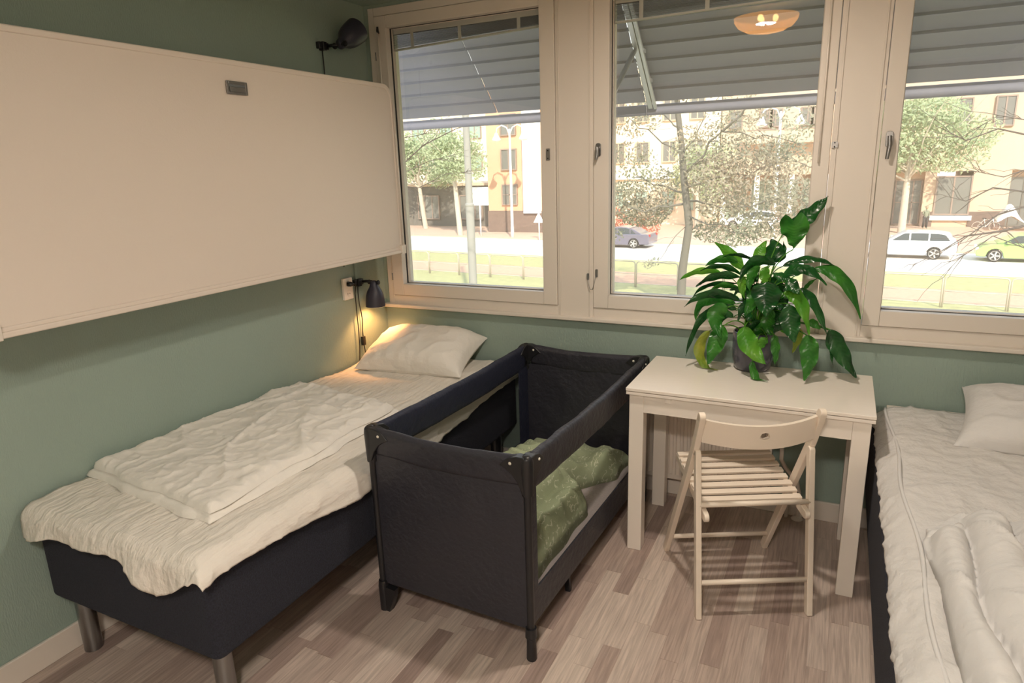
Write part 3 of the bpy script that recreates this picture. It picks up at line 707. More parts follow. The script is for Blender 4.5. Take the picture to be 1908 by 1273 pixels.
# curved back rest with hand hole
def backrest():
    nu, nv = 48, 12; mb = MB(); hole = (.0, .012, .019, .010)
    import itertools
    vs = []; idx = {}
    def P(u, v, s):
        x = (u-.5)*(2*hw-.02); k = 1-(2*u-1)**2
        y = .062-.055*k; z0 = .655+.012*(1-k); z1 = .745+.012*(1-k)
        z = z0+(z1-z0)*v; return Vector((x, y+.083*(.745-z)*2+s*.008, z))
    # rectangular patch around the hole snapped to an ellipse
    for s in (1, -1):
        for j in range(nv+1):
            for i in range(nu+1):
                u, v = i/nu, j/nv
                du, dv = (i-nu/2)/2.0, (j-nv*.58)/1.9
                d = math.hypot(du, dv)
                if 0 < d < 1.35 and d >= .5: u = .5+du/d*max(d, 1.0)*2.0/nu; v = .58+dv/d*max(d, 1.0)*1.9/nv
                vs.append(P(u, v, s))
    W = nu+1; N1 = W*(nv+1); cells = []
    for j in range(nv):
        for i in range(nu):
            cx, cy = (i+.5-nu/2)/2.0, (j+.5-nv*.58)/1.9
            if math.hypot(cx, cy) > .80: cells.append((i, j))
    ec = {}
    fs = []
    for i, j in cells:
        q = (j*W+i, j*W+i+1, (j+1)*W+i+1, (j+1)*W+i); fs.append(q); fs.append(tuple(N1+k for k in q[::-1]))
        for a, b in zip(q, q[1:]+q[:1]): ec[(a, b)] = 1
    for (a, b) in list(ec):
        if (b, a) not in ec: fs.append((b, a, N1+a, N1+b))
    return mb.add(vs, fs).build('backrest', 'chair_paint', t, smooth=True, auto=50)
backrest()

# ------------------------------------------------------------------ potted peace lily
PX, PY = 2.052, -.150
pot = thing('potted_plant', (PX, PY, .74), 'leafy peace lily in a glossy dark grey pot on the white table', 'potted plant')
MB().lathe([(.0005, .002), (.066, .002), (.074, .010), (.083, .05), (.086, .10), (.085, .168), (.082, .171), (.079, .168), (.079, .145)], 48).build('pot', 'pot', pot, smooth=True)
MB().lathe([(.0005, .150), (.05, .152), (.0795, .147)], 32).build('soil', 'soil', pot, smooth=True)
random.seed(4)
SC = 400/1273
def Z3(p): return 1240+p[0]*SC, 340+p[1]*SC
def leaf(base, mid, tip, wpx, col, yb, yt, roll=0., shape=0, root=None, fold=.25, yr=None, wave=1.):
    a = at(*Z3(base), 1, yb); b = at(*Z3(mid), 1, (yb+yt)/2+0.0); c_ = at(*Z3(tip), 1, yt)
    # control point so that the curve passes through mid
    ctl = b*2-(a+c_)/2
    W = .92*wpx*SC/FPX*(a-CAM).dot(fw_)
    n = 40; m = 7; rows = []
    for i in range(n+1):
        s = i/n; p = bez(a, ctl, c_, s); d = ((ctl-a)*(1-s)+(c_-ctl)*s).normalized()
        view = (p-CAM).normalized(); lat = d.cross(view)
        lat = lat.normalized() if lat.length > 1e-4 else Vector((1, 0, 0))
        nr = lat.cross(d).normalized()
        if nr.z < 0 and abs(roll) < .01 and False: nr = -nr
        lat2 = lat*math.cos(roll)+nr*math.sin(roll); nr2 = lat2.cross(d).normalized()
        if shape == 0: wd = (math.sin(math.pi*min(1, s**.78))**.75)*(1-.25*s)*1.12
        elif shape == 1: wd = math.sin(math.pi*min(1, s*.5+.0))**1.2 if s < .8 else (math.sin(math.pi*.4)**1.2)*(1-((s-.8)/.2)**2*.55)
        else: wd = math.sin(math.pi*min(1, s**.65))**.8
        wd = max(wd, .015)*W/2
        row = []
        for k in range(-m, m+1):
            f = k/m; wv = .09*W*math.sin(s*17+f*2+wpx)*abs(f)**2*wave + .0011*math.sin(2*math.pi*(s*11-abs(f)*1.6))*(1-abs(f)**3) + .0016*(1-min(1, abs(f)*5))
            q = p+lat2*wd*f+nr2*(abs(f)*wd*fold+wv)
            if shape == 1 and s > .8: q = q + d*(abs(f)**.8)*.03*((s-.8)/.2)
            q.y = min(q.y, -.030)
            if TX0-.01 < q.x < TX1+.01 and q.y > TY0: q.z = max(q.z, .746)
            row.append(q)
        rows.append(row)
    mb = MB(); WN = 2*m+1; vs = [v-Vector((PX, PY, .74)) for r_ in rows for v in r_]
    mb.add(vs, [(i*WN+k, i*WN+k+1, (i+1)*WN+k+1, (i+1)*WN+k) for i in range(n) for k in range(WN-1)])
    lf = mb.build('leaf', col, pot, smooth=True)
    # stem from the soil
    rt = Vector(((random.random()-.5)*.09, (random.random()-.5)*.09, .15))
    e = a-Vector((PX, PY, .74)); md = Vector((e.x*.45+rt.x*.3, e.y*.45+rt.y*.3, max(e.z, .16)*.75+.10))
    pts = [bez(rt, md, e, k/8) for k in range(9)]
    MB().tube(pts, [.0028]*5+[.0022]*4, 6, False).build('stem', 'lily_bright' if random.random() < .5 else 'lily_mid', lf, smooth=True)
D, Md, Br, Ye = 'lily_dark', 'lily_mid', 'lily_bright', 'lily_yellow'
LV = [
 ((745,250),(850,185),(965,80),115,D,-.08,-.06,.5,0),((757,398),(760,320),(758,228),200,Md,-.13,-.16,.25,1),
 ((455,520),(385,430),(292,355),80,Br,-.12,-.14,.3,0),((545,468),(560,410),(600,345),75,Br,-.10,-.08,.2,0),
 ((640,475),(640,400),(630,335),130,D,-.10,-.07,.35,0),((660,470),(690,420),(700,350),60,D,-.08,-.07,.6,0),
 ((430,475),(330,458),(235,498),58,Md,-.14,-.16,.5,0),((445,548),(330,500),(205,525),48,D,-.16,-.20,.7,0),
 ((330,540),(200,530),(80,582),52,Br,-.17,-.20,.6,0),((445,565),(300,560),(180,620),62,D,-.17,-.22,.6,0),
 ((430,602),(250,615),(158,692),36,D,-.15,-.20,.7,0),((440,700),(260,665),(110,740),66,D,-.20,-.26,.5,0),
 ((420,720),(240,705),(180,820),76,Md,-.18,-.20,.4,0),((330,745),(210,820),(120,1030),58,D,-.20,-.25,.6,0),
 ((370,740),(300,800),(335,925),115,Md,-.24,-.28,.3,0),((345,850),(300,960),(250,1080),112,Md,-.24,-.29,.2,0),
 ((262,880),(205,1020),(310,1160),72,Ye,-.20,-.24,.4,0),((470,855),(505,970),(597,1080),128,Br,-.29,-.33,.25,0),
 ((515,1060),(535,1150),(602,1260),52,Md,-.30,-.33,.4,0),((645,905),(655,990),(650,1080),64,Md,-.27,-.28,.5,0),
 ((605,925),(570,960),(535,1020),62,Br,-.28,-.29,.5,0),((605,590),(600,680),(595,800),185,D,-.30,-.35,.15,2),
 ((700,655),(800,700),(850,905),105,Br,-.26,-.29,.5,0),((735,725),(745,840),(765,950),130,D,-.29,-.32,.2,0),
 ((800,870),(785,935),(752,1012),56,Ye,-.25,-.26,.4,0),((835,905),(855,1030),(820,1176),118,Md,-.27,-.30,.2,0),
 ((975,872),(1040,1000),(1130,1160),118,D,-.22,-.24,.35,0),((980,880),(985,980),(990,1080),40,D,-.22,-.23,.7,0),
 ((850,820),(885,840),(918,872),56,Md,-.22,-.22,.3,0),((800,630),(885,720),(960,912),72,D,-.23,-.26,.5,0),
 ((710,590),(750,610),(795,665),96,D,-.26,-.30,.3,2),((680,570),(820,510),(955,612),86,D,-.20,-.22,.6,0),
 ((695,498),(850,452),(1000,492),58,D,-.12,-.11,.7,0),((880,512),(1055,575),(1155,812),92,Md,-.12,-.13,.45,0),
 ((650,485),(520,480),(440,590),84,D,-.20,-.24,.6,0),((530,470),(430,432),(335,446),34,D,-.15,-.15,.8,0),
 ((600,500),(590,560),(600,610),70,Br,-.24,-.26,.4,0),((560,500),(510,560),(500,650),66,Md,-.22,-.25,.4,0),
 ((440,640),(340,612),(262,652),46,Md,-.18,-.20,.6,0),((470,560),(455,610),(470,690),60,Br,-.22,-.23,.3,0),
 ((560,640),(520,700),(470,800),90,Md,-.24,-.28,.3,0),((520,740),(470,740),(430,820),74,D,-.25,-.28,.5,0),
 ((640,760),(610,840),(640,910),90,Md,-.23,-.26,.4,0),((700,770),(680,850),(600,890),70,D,-.22,-.24,.4,0),
 ((760,800),(700,850),(720,900),60,Br,-.20,-.22,.4,0),((500,690),(440,640),(380,640),50,D,-.2,-.22,.6,0),
 ((820,640),(850,600),(900,570),30,Md,-.18,-.18,.6,0),((560,820),(500,860),(460,880),60,D,-.2,-.22,.5,0),
 ((620,820),(560,880),(540,920),70,Md,-.2,-.2,.5,0),((420,760),(360,740),(300,770),50,D,-.2,-.22,.6,0),
 ((400,800),(350,790),(330,850),60,D,-.2,-.22,.4,0),((640,540),(700,560),(760,590),60,D,-.2,-.22,.6,0),
 ((480,700),(500,780),(540,840),80,D,-.17,-.2,.4,0),((600,700),(650,760),(650,830),80,D,-.16,-.2,.4,0),
 ((560,600),(540,660),(560,730),80,D,-.14,-.16,.4,0),((680,620),(700,690),(690,760),80,D,-.15,-.17,.4,0),
]
for l in LV: leaf(*l)
for k in range(16):
    a_ = random.uniform(-2.9, .2); b0 = (560+random.uniform(-70, 90), 680+random.uniform(-90, 60)); L_ = random.uniform(110, 190)
    tp = (b0[0]+L_*1.2*math.cos(a_), b0[1]+L_*.5*math.sin(a_)+random.uniform(30, 110)); md_ = ((b0[0]+tp[0])/2, (b0[1]+tp[1])/2-random.uniform(25, 55))
    yy = random.uniform(-.22, -.10); leaf(b0, md_, tp, random.uniform(42, 66), random.choice((D, D, Md)), yy, yy-.03, random.uniform(.2, .6))

# ------------------------------------------------------------------ wall lamps, socket, cables
def wall_lamp(loc, rot, label, lit, al=1.):
    t = thing('wall_lamp', loc, label, 'wall lamp')
    MB().box((0, -.035, -.016), (.022, .035, .016)).box((.0, -.016, -.022), (.03, .012, .018)).build('wall_bracket', 'black_plastic', t, bevel=.003)
    MB().tube([(.015, .02, 0), (.05, .02+.025*al, .002), (.078, .02+.046*al, .0)], .0075, 10).build('arm', 'black_metal', t, smooth=True)
    J = Matrix.Translation((.085, .02+.058*al, .0)) @ rot
    k = MB(); k.tube([J @ Vector((-.028, 0, -.004)), J @ Vector((.028, 0, -.004))], .008, 12)
    for s in (-1, 1): k.lathe([(.0005, .006), (.011, .005), (.013, 0), (.011, -.005), (.0005, -.006)], 14, J @ Matrix.Translation((s*.03, 0, -.004)) @ Matrix.Rotation(R_(90), 4, 'Y'))
    k.build('hinge_joint', 'black_metal', t, smooth=True, auto=40)
    prof = [(.0005, .006), (.012, .005), (.020, -.004), (.023, -.020), (.027, -.032), (.040, -.052), (.0475, -.075), (.051, -.10), (.053, -.128), (.0535, -.136)]
    o = MB().lathe([(r, z) for r, z in prof], 36, J).build('lamp_shade', 'lamp_metal', t, smooth=True)
    MB().lathe([(max(.0005, r-.0018), z-.002 if r > .01 else z-.004) for r, z in prof[3:]], 36, J).build('shade_lining', 'lamp_inner', o, smooth=True)
    MB().lathe([(.0005, -.108), (.012, -.104), (.020, -.090), (.021, -.078), (.013, -.058), (.011, -.045), (.0005, -.044)], 18, J).build('bulb', 'bulb' if lit else 'lamp_inner', t, smooth=True)
    return t, J
t, J = wall_lamp((0, -.252, 1.044), Matrix.Identity(4), 'small dark wall lamp, lit and pointing down above the left pillow', True, .38)
MB().tube([(.012, -.005, -.018), (.012, -.008, -.06), (.012, -.006, -.12), (.012, .004, -.17), (.012, .008, -.21), (.012, .001, -.27), (.012, .001, -.305)], .0028, 8).build('cord', 'black_cable', t, smooth=True)
MB().box((.004, -.010, -.355), (.022, .012, -.305)).build('cord_switch', 'black_plastic', t, bevel=.003)
MB().tube([(.012, .004, -.355), (.012, .010, -.40), (.012, .010, -.46)], .0028, 8).build('cord', 'black_cable', t, smooth=True)
ld = bpy.data.lights.new('lamp_light', 'SPOT'); ld.energy = 7.5; ld.color = (1, .42, .14); ld.spot_size = R_(125); ld.spot_blend = .5; ld.shadow_soft_size = .02
lo = bpy.data.objects.new('lamp_light', ld); COL.objects.link(lo); lo.parent = t; lo.location = (.085, .042, -.115)
rotu = Vector((0, 0, -1)).rotation_difference(Vector((.05, .72, .46)).normalized()).to_matrix().to_4x4() @ Matrix.Scale(1.16, 4)
t, J = wall_lamp((0, -.358, 2.222), rotu, 'small dark wall lamp, unlit and tilted upwards above the fold-up bed', False, .25)
MB().tube([(.012, -.006, -.018), (.012, -.004, -.10), (.012, -.003, -.25), (.012, .0, -.60), (.012, .005, -1.0), (.012, .004, -1.08)], .0028, 8).build('cord', 'black_cable', t, smooth=True)
# painted cord cover under the folding bed
tag(MB().box((0, -.268, 1.06), (.012, -.252, 1.27)).build('cord_cover', 'green_wall', bevel=.002), 'thin green painted cord cover on the wall above the lit lamp', 'cord cover')
so_ = thing('wall_socket', (0, -.338, 1.022), 'white double wall socket beside the lit wall lamp', 'socket')
MB().prism(rrect(-.037, -.058, .037, .058, .006), 0, .014, Mx).build('face_plate', 'socket', so_, bevel=.002)
for dz in (.026, -.026):
    s = MB().lathe([(.0005, .0140), (.016, .0142), (.019, .0165), (.0205, .0145)], 24, Matrix.Translation((0, 0, dz)) @ Matrix.Rotation(R_(90), 4, 'Y')).build('outlet', 'socket', so_, smooth=True)
    h = MB()
    for dy in (-.008, .008): h.lathe([(.0005, .0148), (.0028, .0147), (.0028, .0143)], 10, Matrix.Translation((0, dy, dz)) @ Matrix.Rotation(R_(90), 4, 'Y'))
    h.build('pin_holes', 'dark', s)
pl = thing('power_plug', (.0165, -.338, 1.048), 'black plug with a long cord hanging from the wall socket', 'plug')
MB().tube([(0, 0, 0), (.018, 0, 0), (.030, .008, -.002)], [.014, .013, .007], 12).build('plug_body', 'black_plastic', pl, smooth=True)
MB().tube([(.026, .006, 0), (.020, .035, -.006), (.006, .048, -.025), (-.002, .050, -.06), (-.002, .05, -.16), (-.002, .052, -.26), (-.002, .048, -.36), (-.004, .038, -.46)], .003, 8).build('cord', 'black_cable', pl, smooth=True)

# ------------------------------------------------------------------ ceiling lamp, plus an unseen one added for fill
def amber(name, es):
    m = mat(name, (214, 160, 100), .3, emit=(255, 170, 84), es=es); t = m.node_tree; o = t.nodes['Material Output']; p = t.nodes['Principled BSDF']
    tr = t.nodes.new('ShaderNodeBsdfTransparent'); tr.inputs[0].default_value = (1, .93, .84, 1); mx = t.nodes.new('ShaderNodeMixShader'); mx.inputs[0].default_value = .6
    t.links.new(p.outputs[0], mx.inputs[1]); t.links.new(tr.outputs[0], mx.inputs[2]); t.links.new(mx.outputs[0], o.inputs[0]); return m
amber('amber_glass', 12)
def ceiling_lamp(x, y, W_, label, sz):
    t = thing('ceiling_lamp', (x, y, CZ), label, 'ceiling lamp')
    MB().lathe([(.0005, 0), (.05, -.001), (.05, -.012), (.012, -.02), (.008, -.03), (.008, -.12), (.0005, -.121)], 24).build('stem', 'chrome', t, smooth=True, auto=40)
    MB().lathe([(.17, -.075), (.168, -.095), (.145, -.125), (.10, -.148), (.05, -.158), (.0005, -.161)], 40).build('glass_bowl', 'amber_glass', t, smooth=True)
    for a in (0, 120, 240): MB().lathe([(.0005, .02), (.012, .014), (.016, 0), (.012, -.014), (.0005, -.02)], 14, Matrix.Translation((.05*math.cos(R_(a)), .05*math.sin(R_(a)), -.085))).build('bulb', 'bulb', t, smooth=True)
    ld = bpy.data.lights.new('ceiling_lamp_light', 'AREA'); ld.shape = 'DISK'; ld.size = sz; ld.energy = W_; ld.color = WARM
    o = bpy.data.objects.new('ceiling_lamp_light', ld); COL.objects.link(o); o.parent = t; o.location = (0, 0, -.11)
ceiling_lamp(*LAMP_P, LAMP_W, 'amber glass bowl lamp on the ceiling above the table, seen mirrored in the middle window', .10)
ceiling_lamp(*FILL_LAMP_P, FILL_LAMP_W, 'unseen amber glass bowl lamp added at the back of the room for fill light', .32)

# ------------------------------------------------------------------ outside: awnings
def awning(x0, x1, label, bars, seam=None):
    t = thing('awning', ((x0+x1)/2, .3, 2.78), label, 'awning', 'grey slatted awnings outside the windows')
    h = (x1-x0)/2; n = 11; ya, za, yb, zb = 0., .0, .90, -.78
    for k in range(n):
        f0, f1 = k/n, (k+1)/n
        y0, z0 = ya+(yb-ya)*f0, za+(zb-za)*f0; y1, z1 = ya+(yb-ya)*f1, za+(zb-za)*f1
        s = MB(); prof = [(y0-.002, z0-.022), (y0+.001, z0-.006), (y0+.010, z0-.003), (y0+(y1-y0)*.5, z0+(z1-z0)*.40), (y1-.004, z1+.004), (y1+.004, z1-.010)]
        m = len(prof); spans = [(-h, h)] if seam is None else [(-h, seam-.003), (seam+.003, h)]
        for xa, xb in spans:
            vs = [(x, y, z) for x in (xa, xb) for y, z in prof] + [(x, y+.003, z+.006) for x in (xa, xb) for y, z in prof]
            fs = []
            for j in range(m-1): fs += [(j, j+1, m+j+1, m+j), (2*m+j, 3*m+j, 3*m+j+1, 2*m+j+1)]
            s.add(vs, fs)
        s.build('slat', 'awning_slat', t, smooth=True, auto=50)
    MB().box((-h, yb+.02, zb-.088), (h, yb+.04, zb-.024)).build('front_valance', 'awning_slat', t, bevel=.003)
    for sx in bars:
        x = sx*(h-.03)
        MB().bar((x, ya, za-.045), (x, yb+.01, zb-.045), .03, .02).bar((x+.03, ya, za-.05), (x+.03, yb+.01, zb-.05), .02, .02).build('side_bar', 'awning_metal', t, bevel=.004)
        MB().tube([(x-.02, -.03, -.95), (x-.01, yb*.62, zb*.62-.06)], .014, 10).build('arm', 'awning_metal', t, smooth=True)
        for k in range(n//2):
            f = (k*2+1)/n; MB().box((x-.02-sx*.065, ya+(yb-ya)*f-.01, za+(zb-za)*f-.055), (x+.0-sx*.04, ya+(yb-ya)*f+.03, za+(zb-za)*f-.035)).build('slat_clip', 'awning_metal', t)
awning(-1.6, 1.19, 'grey slatted awning outside the window nearest the fold-up bed', (-1,), .36)
awning(1.195, 4.26, 'grey slatted awning outside the middle and right windows', (-1, 1))
# ------------------------------------------------------------------ outside: ground (street runs slightly askew to the facade)
G = -4.0; SA = R_(-4.9)
SM = Matrix.Translation((0, 26.75, G)) @ Matrix.Rotation(SA, 4, 'Z')
def st(x, y, z=0): return SM @ Vector((x, y, z))
def strip(name, y0, y1, m, z=0, x0=-75, x1=60):
    o = MB().add([(x0, y0, 0), (x1, y0, 0), (x1, y1, 0), (x0, y1, 0), (x0, y0, -.3), (x1, y0, -.3), (x1, y1, -.3), (x0, y1, -.3)], [(0,1,2,3),(4,7,6,5),(0,4,5,1),(1,5,6,2),(2,6,7,3),(3,7,4,0)]).build(name, m)
    o.matrix_world = SM @ Matrix.Translation((0, 0, z)); return struct(o)
strip('near_lawn', -26, .9, 'grass', .0)
strip('gravel_path', .9, 4.2, 'gravel', -.01)
strip('verge', 4.2, 8.6, 'grass', .0)
strip('road', 8.6, 17.5, 'asphalt', -.05)
strip('far_pavement', 17.5, 70, 'paving', .03)
# fence of bent tubes
fe = thing('street_fence', st(0, 0), 'low bent-tube metal fence along the grass in front of the road', 'fence', rz=SA)
for k in range(-15, 12):
    x0, x1 = k*2.03-.03, k*2.03+1.93; s = MB()
    s.tube([(x0, 0, 0), (x0, 0, 1.08), (x0+.03, 0, 1.16), (x0+.11, 0, 1.2), (x1-.11, 0, 1.2), (x1-.03, 0, 1.16), (x1, 0, 1.08), (x1, 0, 0)], .028, 8)
    s.tube([(x0, 0, .62), (x1, 0, .62)], .014, 6); s.tube([(x0, 0, .16), (x1, 0, .16)], .014, 6)
    s.build('fence_panel', 'fence_paint', fe, smooth=True)
# poles and signs
t = thing('street_pole', (-9.83, 18.34, G), 'tall pale grey concrete pole beyond the window nearest the fold-up bed', 'pole')
MB().tube([(0, 0, 0), (0, 0, 4.35)], .15, 20).build('pole_base', 'concrete_pole', t, smooth=True, auto=40)
MB().lathe([(.15, 4.3), (.165, 4.33), (.165, 4.39), (.12, 4.43)], 20).build('collar', 'concrete_pole', t, smooth=True)
MB().tube([(0, 0, 4.3), (0, 0, 11)], [.125, .105], 20).build('pole_shaft', 'concrete_pole', t, smooth=True, auto=40)
def street_lamp(x, y, H, label):
    t = thing('street_lamp', (x, y, G), label, 'street lamp')
    MB().tube([(0, 0, 0), (0, 0, 1.2), (0, 0, H)], [.16, .11, .075], 12).build('pole', 'ext_white', t, smooth=True)
    for s in (-1, 1):
        MB().tube([(0, 0, H-.5), (s*.25, 0, H+.1), (s*.7, 0, H+.3), (s*1.1, 0, H+.1), (s*1.2, 0, H-.25)], .05, 8).build('arm', 'ext_white', t, smooth=True)
        MB().lathe([(.0005, .12), (.1, .08), (.16, -.1), (.36, -.42), (.3, -.52), (.0005, -.6)], 16, Matrix.Translation((s*1.2, 0, H-.35))).build('lamp_head', 'ext_white', t, smooth=True)
street_lamp(-22.0, 46.7, 8.6, 'tall white twin-arm street lamp in front of the orange building')
street_lamp(-1.9, 47, 8.7, 'tall white twin-arm street lamp behind the tree outside the middle window')
t = thing('road_sign', (-25.4, 47.5, G), 'blank pale rectangular sign board on a white post across the road', 'sign')
MB().tube([(0, 0, 0), (0, 0, 2.7)], .06, 10).build('post', 'ext_white', t, smooth=True)
MB().box((-.95, -.05, 2.6), (.85, .02, 4.1)).build('sign_board', 'ext_white', t, bevel=.02)
t = thing('warning_sign', (-19.1, 45.6, G), 'small white triangular sign on a post in front of the orange building', 'sign')
MB().tube([(0, 0, 0), (0, 0, 1.9)], .05, 8).build('post', 'ext_white', t, smooth=True)
MB().prism([(-.45, 0), (.45, 0), (.0, .8)], -.02, .02, Matrix.Translation((0, -.06, 1.35)) @ Matrix.Rotation(R_(90), 4, 'X')).build('sign_plate', 'ext_white', t)
# ------------------------------------------------------------------ outside: buildings
def wndw(par, x, z, w_, h_, y, glass='ext_glass', frame='ext_frame', bars=1, hb=0):
    f = MB(); ringframe(f, x-w_/2, x+w_/2, z-h_/2, z+h_/2, x-w_/2+.1, x+w_/2-.1, z-h_/2+.1, z+h_/2-.1, y-.08, y+.1)
    for k in range(bars): xx = x-w_/2+w_*(k+1)/(bars+1); f.box((xx-.05, y-.06, z-h_/2), (xx+.05, y+.05, z+h_/2))
    for k in range(hb): zz = z-h_/2+h_*(k+1)/(hb+1); f.box((x-w_/2, y-.06, zz-.04), (x+w_/2, y+.05, zz+.04))
    o = f.build('window', frame, par)
    MB().box((x-w_/2+.05, y-.02, z-h_/2+.05), (x+w_/2-.05, y+.02, z+h_/2-.05)).build('window_pane', glass, o)
# orange building
b = thing('building', (-23.5, 51, G), 'orange stucco building with a dark stone base across the road', 'building')
MB().box((-2.9, 0, 1.9), (4.9, 8.5, 14)).build('wall', 'stucco_orange', b)
MB().box((-2.95, -.12, 0), (4.9, .0, 1.9)).box((-2.9, 0, 0), (4.9, 8.5, 1.9)).build('stone_base', 'stone_dark', b)
MB().box((.7, -.35, 1.7), (2.3, -.01, 14)).build('pilaster', 'ext_white', b)
for z in (4.1-.8, 6.3, 9.2): wndw(b, -.72, z, 1.5, 1.8, -.1, 'ext_glass', 'ext_frame', 1, 1 if z < 4 else 0)
wndw(b, 3.8, 6.3, 1.5, 1.8, -.1)
# dark low building behind trees
b = thing('building', (-36, 56, G), 'dark grey low building behind the trees on the far pavement', 'building')
MB().box((-14, 0, 0), (9.2, 8, 4.0)).build('wall', 'brick_dark', b)
MB().box((-14.2, -.2, 4.0), (9.3, 8, 4.25)).build('roof_edge', 'stucco_tan', b)
for x in (-10, -5, 0, 5): wndw(b, x, 1.9, 2.6, 2.4, -.1, 'ext_glass', 'ext_frame', 2)
b = thing('building', (-38, 70, G), 'pale green-grey tall building far behind the trees', 'building')
MB().box((-22, 0, 0), (14, 9, 16)).build('wall', 'stucco_cream', b)
for x in range(-20, 13, 4):
    for z in (6.5, 10, 13.5): wndw(b, x, z, 1.8, 1.8, -.1, 'ext_glass_green')
# cream building
b = thing('building', (-14.5, 60, G), 'cream white building with tall windows behind the near tree', 'building')
MB().box((-4.2, 0, 0), (6.6, 9, 14)).build('wall', 'stucco_cream', b)
for x in (-2.6, -.3, 2.2, 4.6):
    for z in (2.2, 6.6, 10.2): wndw(b, x, z, 1.3, 1.9, -.1, 'ext_glass_green' if z < 4 else 'ext_glass', 'stucco_tan', 1)
MB().box((-4.3, -.3, 4.2), (6.6, -.01, 4.5)).build('cornice', 'ext_white', b)
# tan building
b = thing('building', (6, 60, G), 'tan stucco building with shop window, doorway and balconies across the road', 'building')
MB().box((-13.8, 0, 4.3), (13.5, 10, 16)).box((-13.8, 4, 0), (-1, 10, 4.3)).box((2.0, 0, 0), (2.8, 10, 4.3)).box((5.2, 0, 0), (7.6, 10, 4.3)).box((-1.2, 0, 0), (-.6, 10, 4.3)).box((2.8, 0, 0), (5.2, 10, .9)).box((9.6, 0, 0), (13.5, 10, 4.3)).box((-.6, .8, 0), (2, 10, 4.3)).box((7.6, .8, 0), (9.6, 10, 4.3)).build('wall', 'stucco_tan', b)
MB().box((-1.2, -.1, 0), (-.6, -.01, 1.2)).box((2.0, -.1, 0), (2.8, -.01, 1.2)).box((5.2, -.1, 0), (7.6, -.01, 1.2)).build('stone_base', 'stone_dark', b)
for k in range(9): wndw(b, -12.6+k*1.6+(.9 if k % 2 else 0), 9.0, 1.1, 1.5, -.1, 'ext_glass', 'ext_frame', 1)
for x in (3.9, 6.6, 9.4, 12): wndw(b, x, 8.6, 1.3, 2.2, -.1)
for x in (3.9, 6.6, 9.4, 12): wndw(b, x, 12.4, 1.3, 2.2, -.1)
for x0 in (-11.5, -8.2):
    bl = MB().box((x0, -1.2, 6.9), (x0+3.0, 0, 7.1)).box((x0, -1.2, 7.1), (x0+3.0, -1.12, 8.0)).build('balcony', 'stucco_tan', b)
    MB().box((x0-.05, -1.25, 8.0), (x0+3.05, -1.05, 8.08)).build('handrail', 'ext_frame', bl)
for k in range(6): wndw(b, -12.8+k*2.2, 2.1, 1.9, 3.6, 3.95, 'ext_glass_green', 'ext_white', 2)
for k in range(5): MB().box((-13.6+k*2.8, 0, 0), (-13.2+k*2.8, .4, 4.3)).build('column', 'ext_white', b)
wndw(b, .7, 1.9, 2.5, 3.6, .75, 'ext_glass', 'ext_frame', 3, 1)
wndw(b, 4.0, 2.45, 2.4, 3.0, -.02, 'ext_glass', 'ext_frame', 1)
wndw(b, 8.6, 1.9, 1.9, 3.7, .75, 'ext_glass', 'brick_dark', 1)
MB().box((2.6, -.25, .55), (5.4, 0, .9)).build('window_sill', 'ext_white', b)
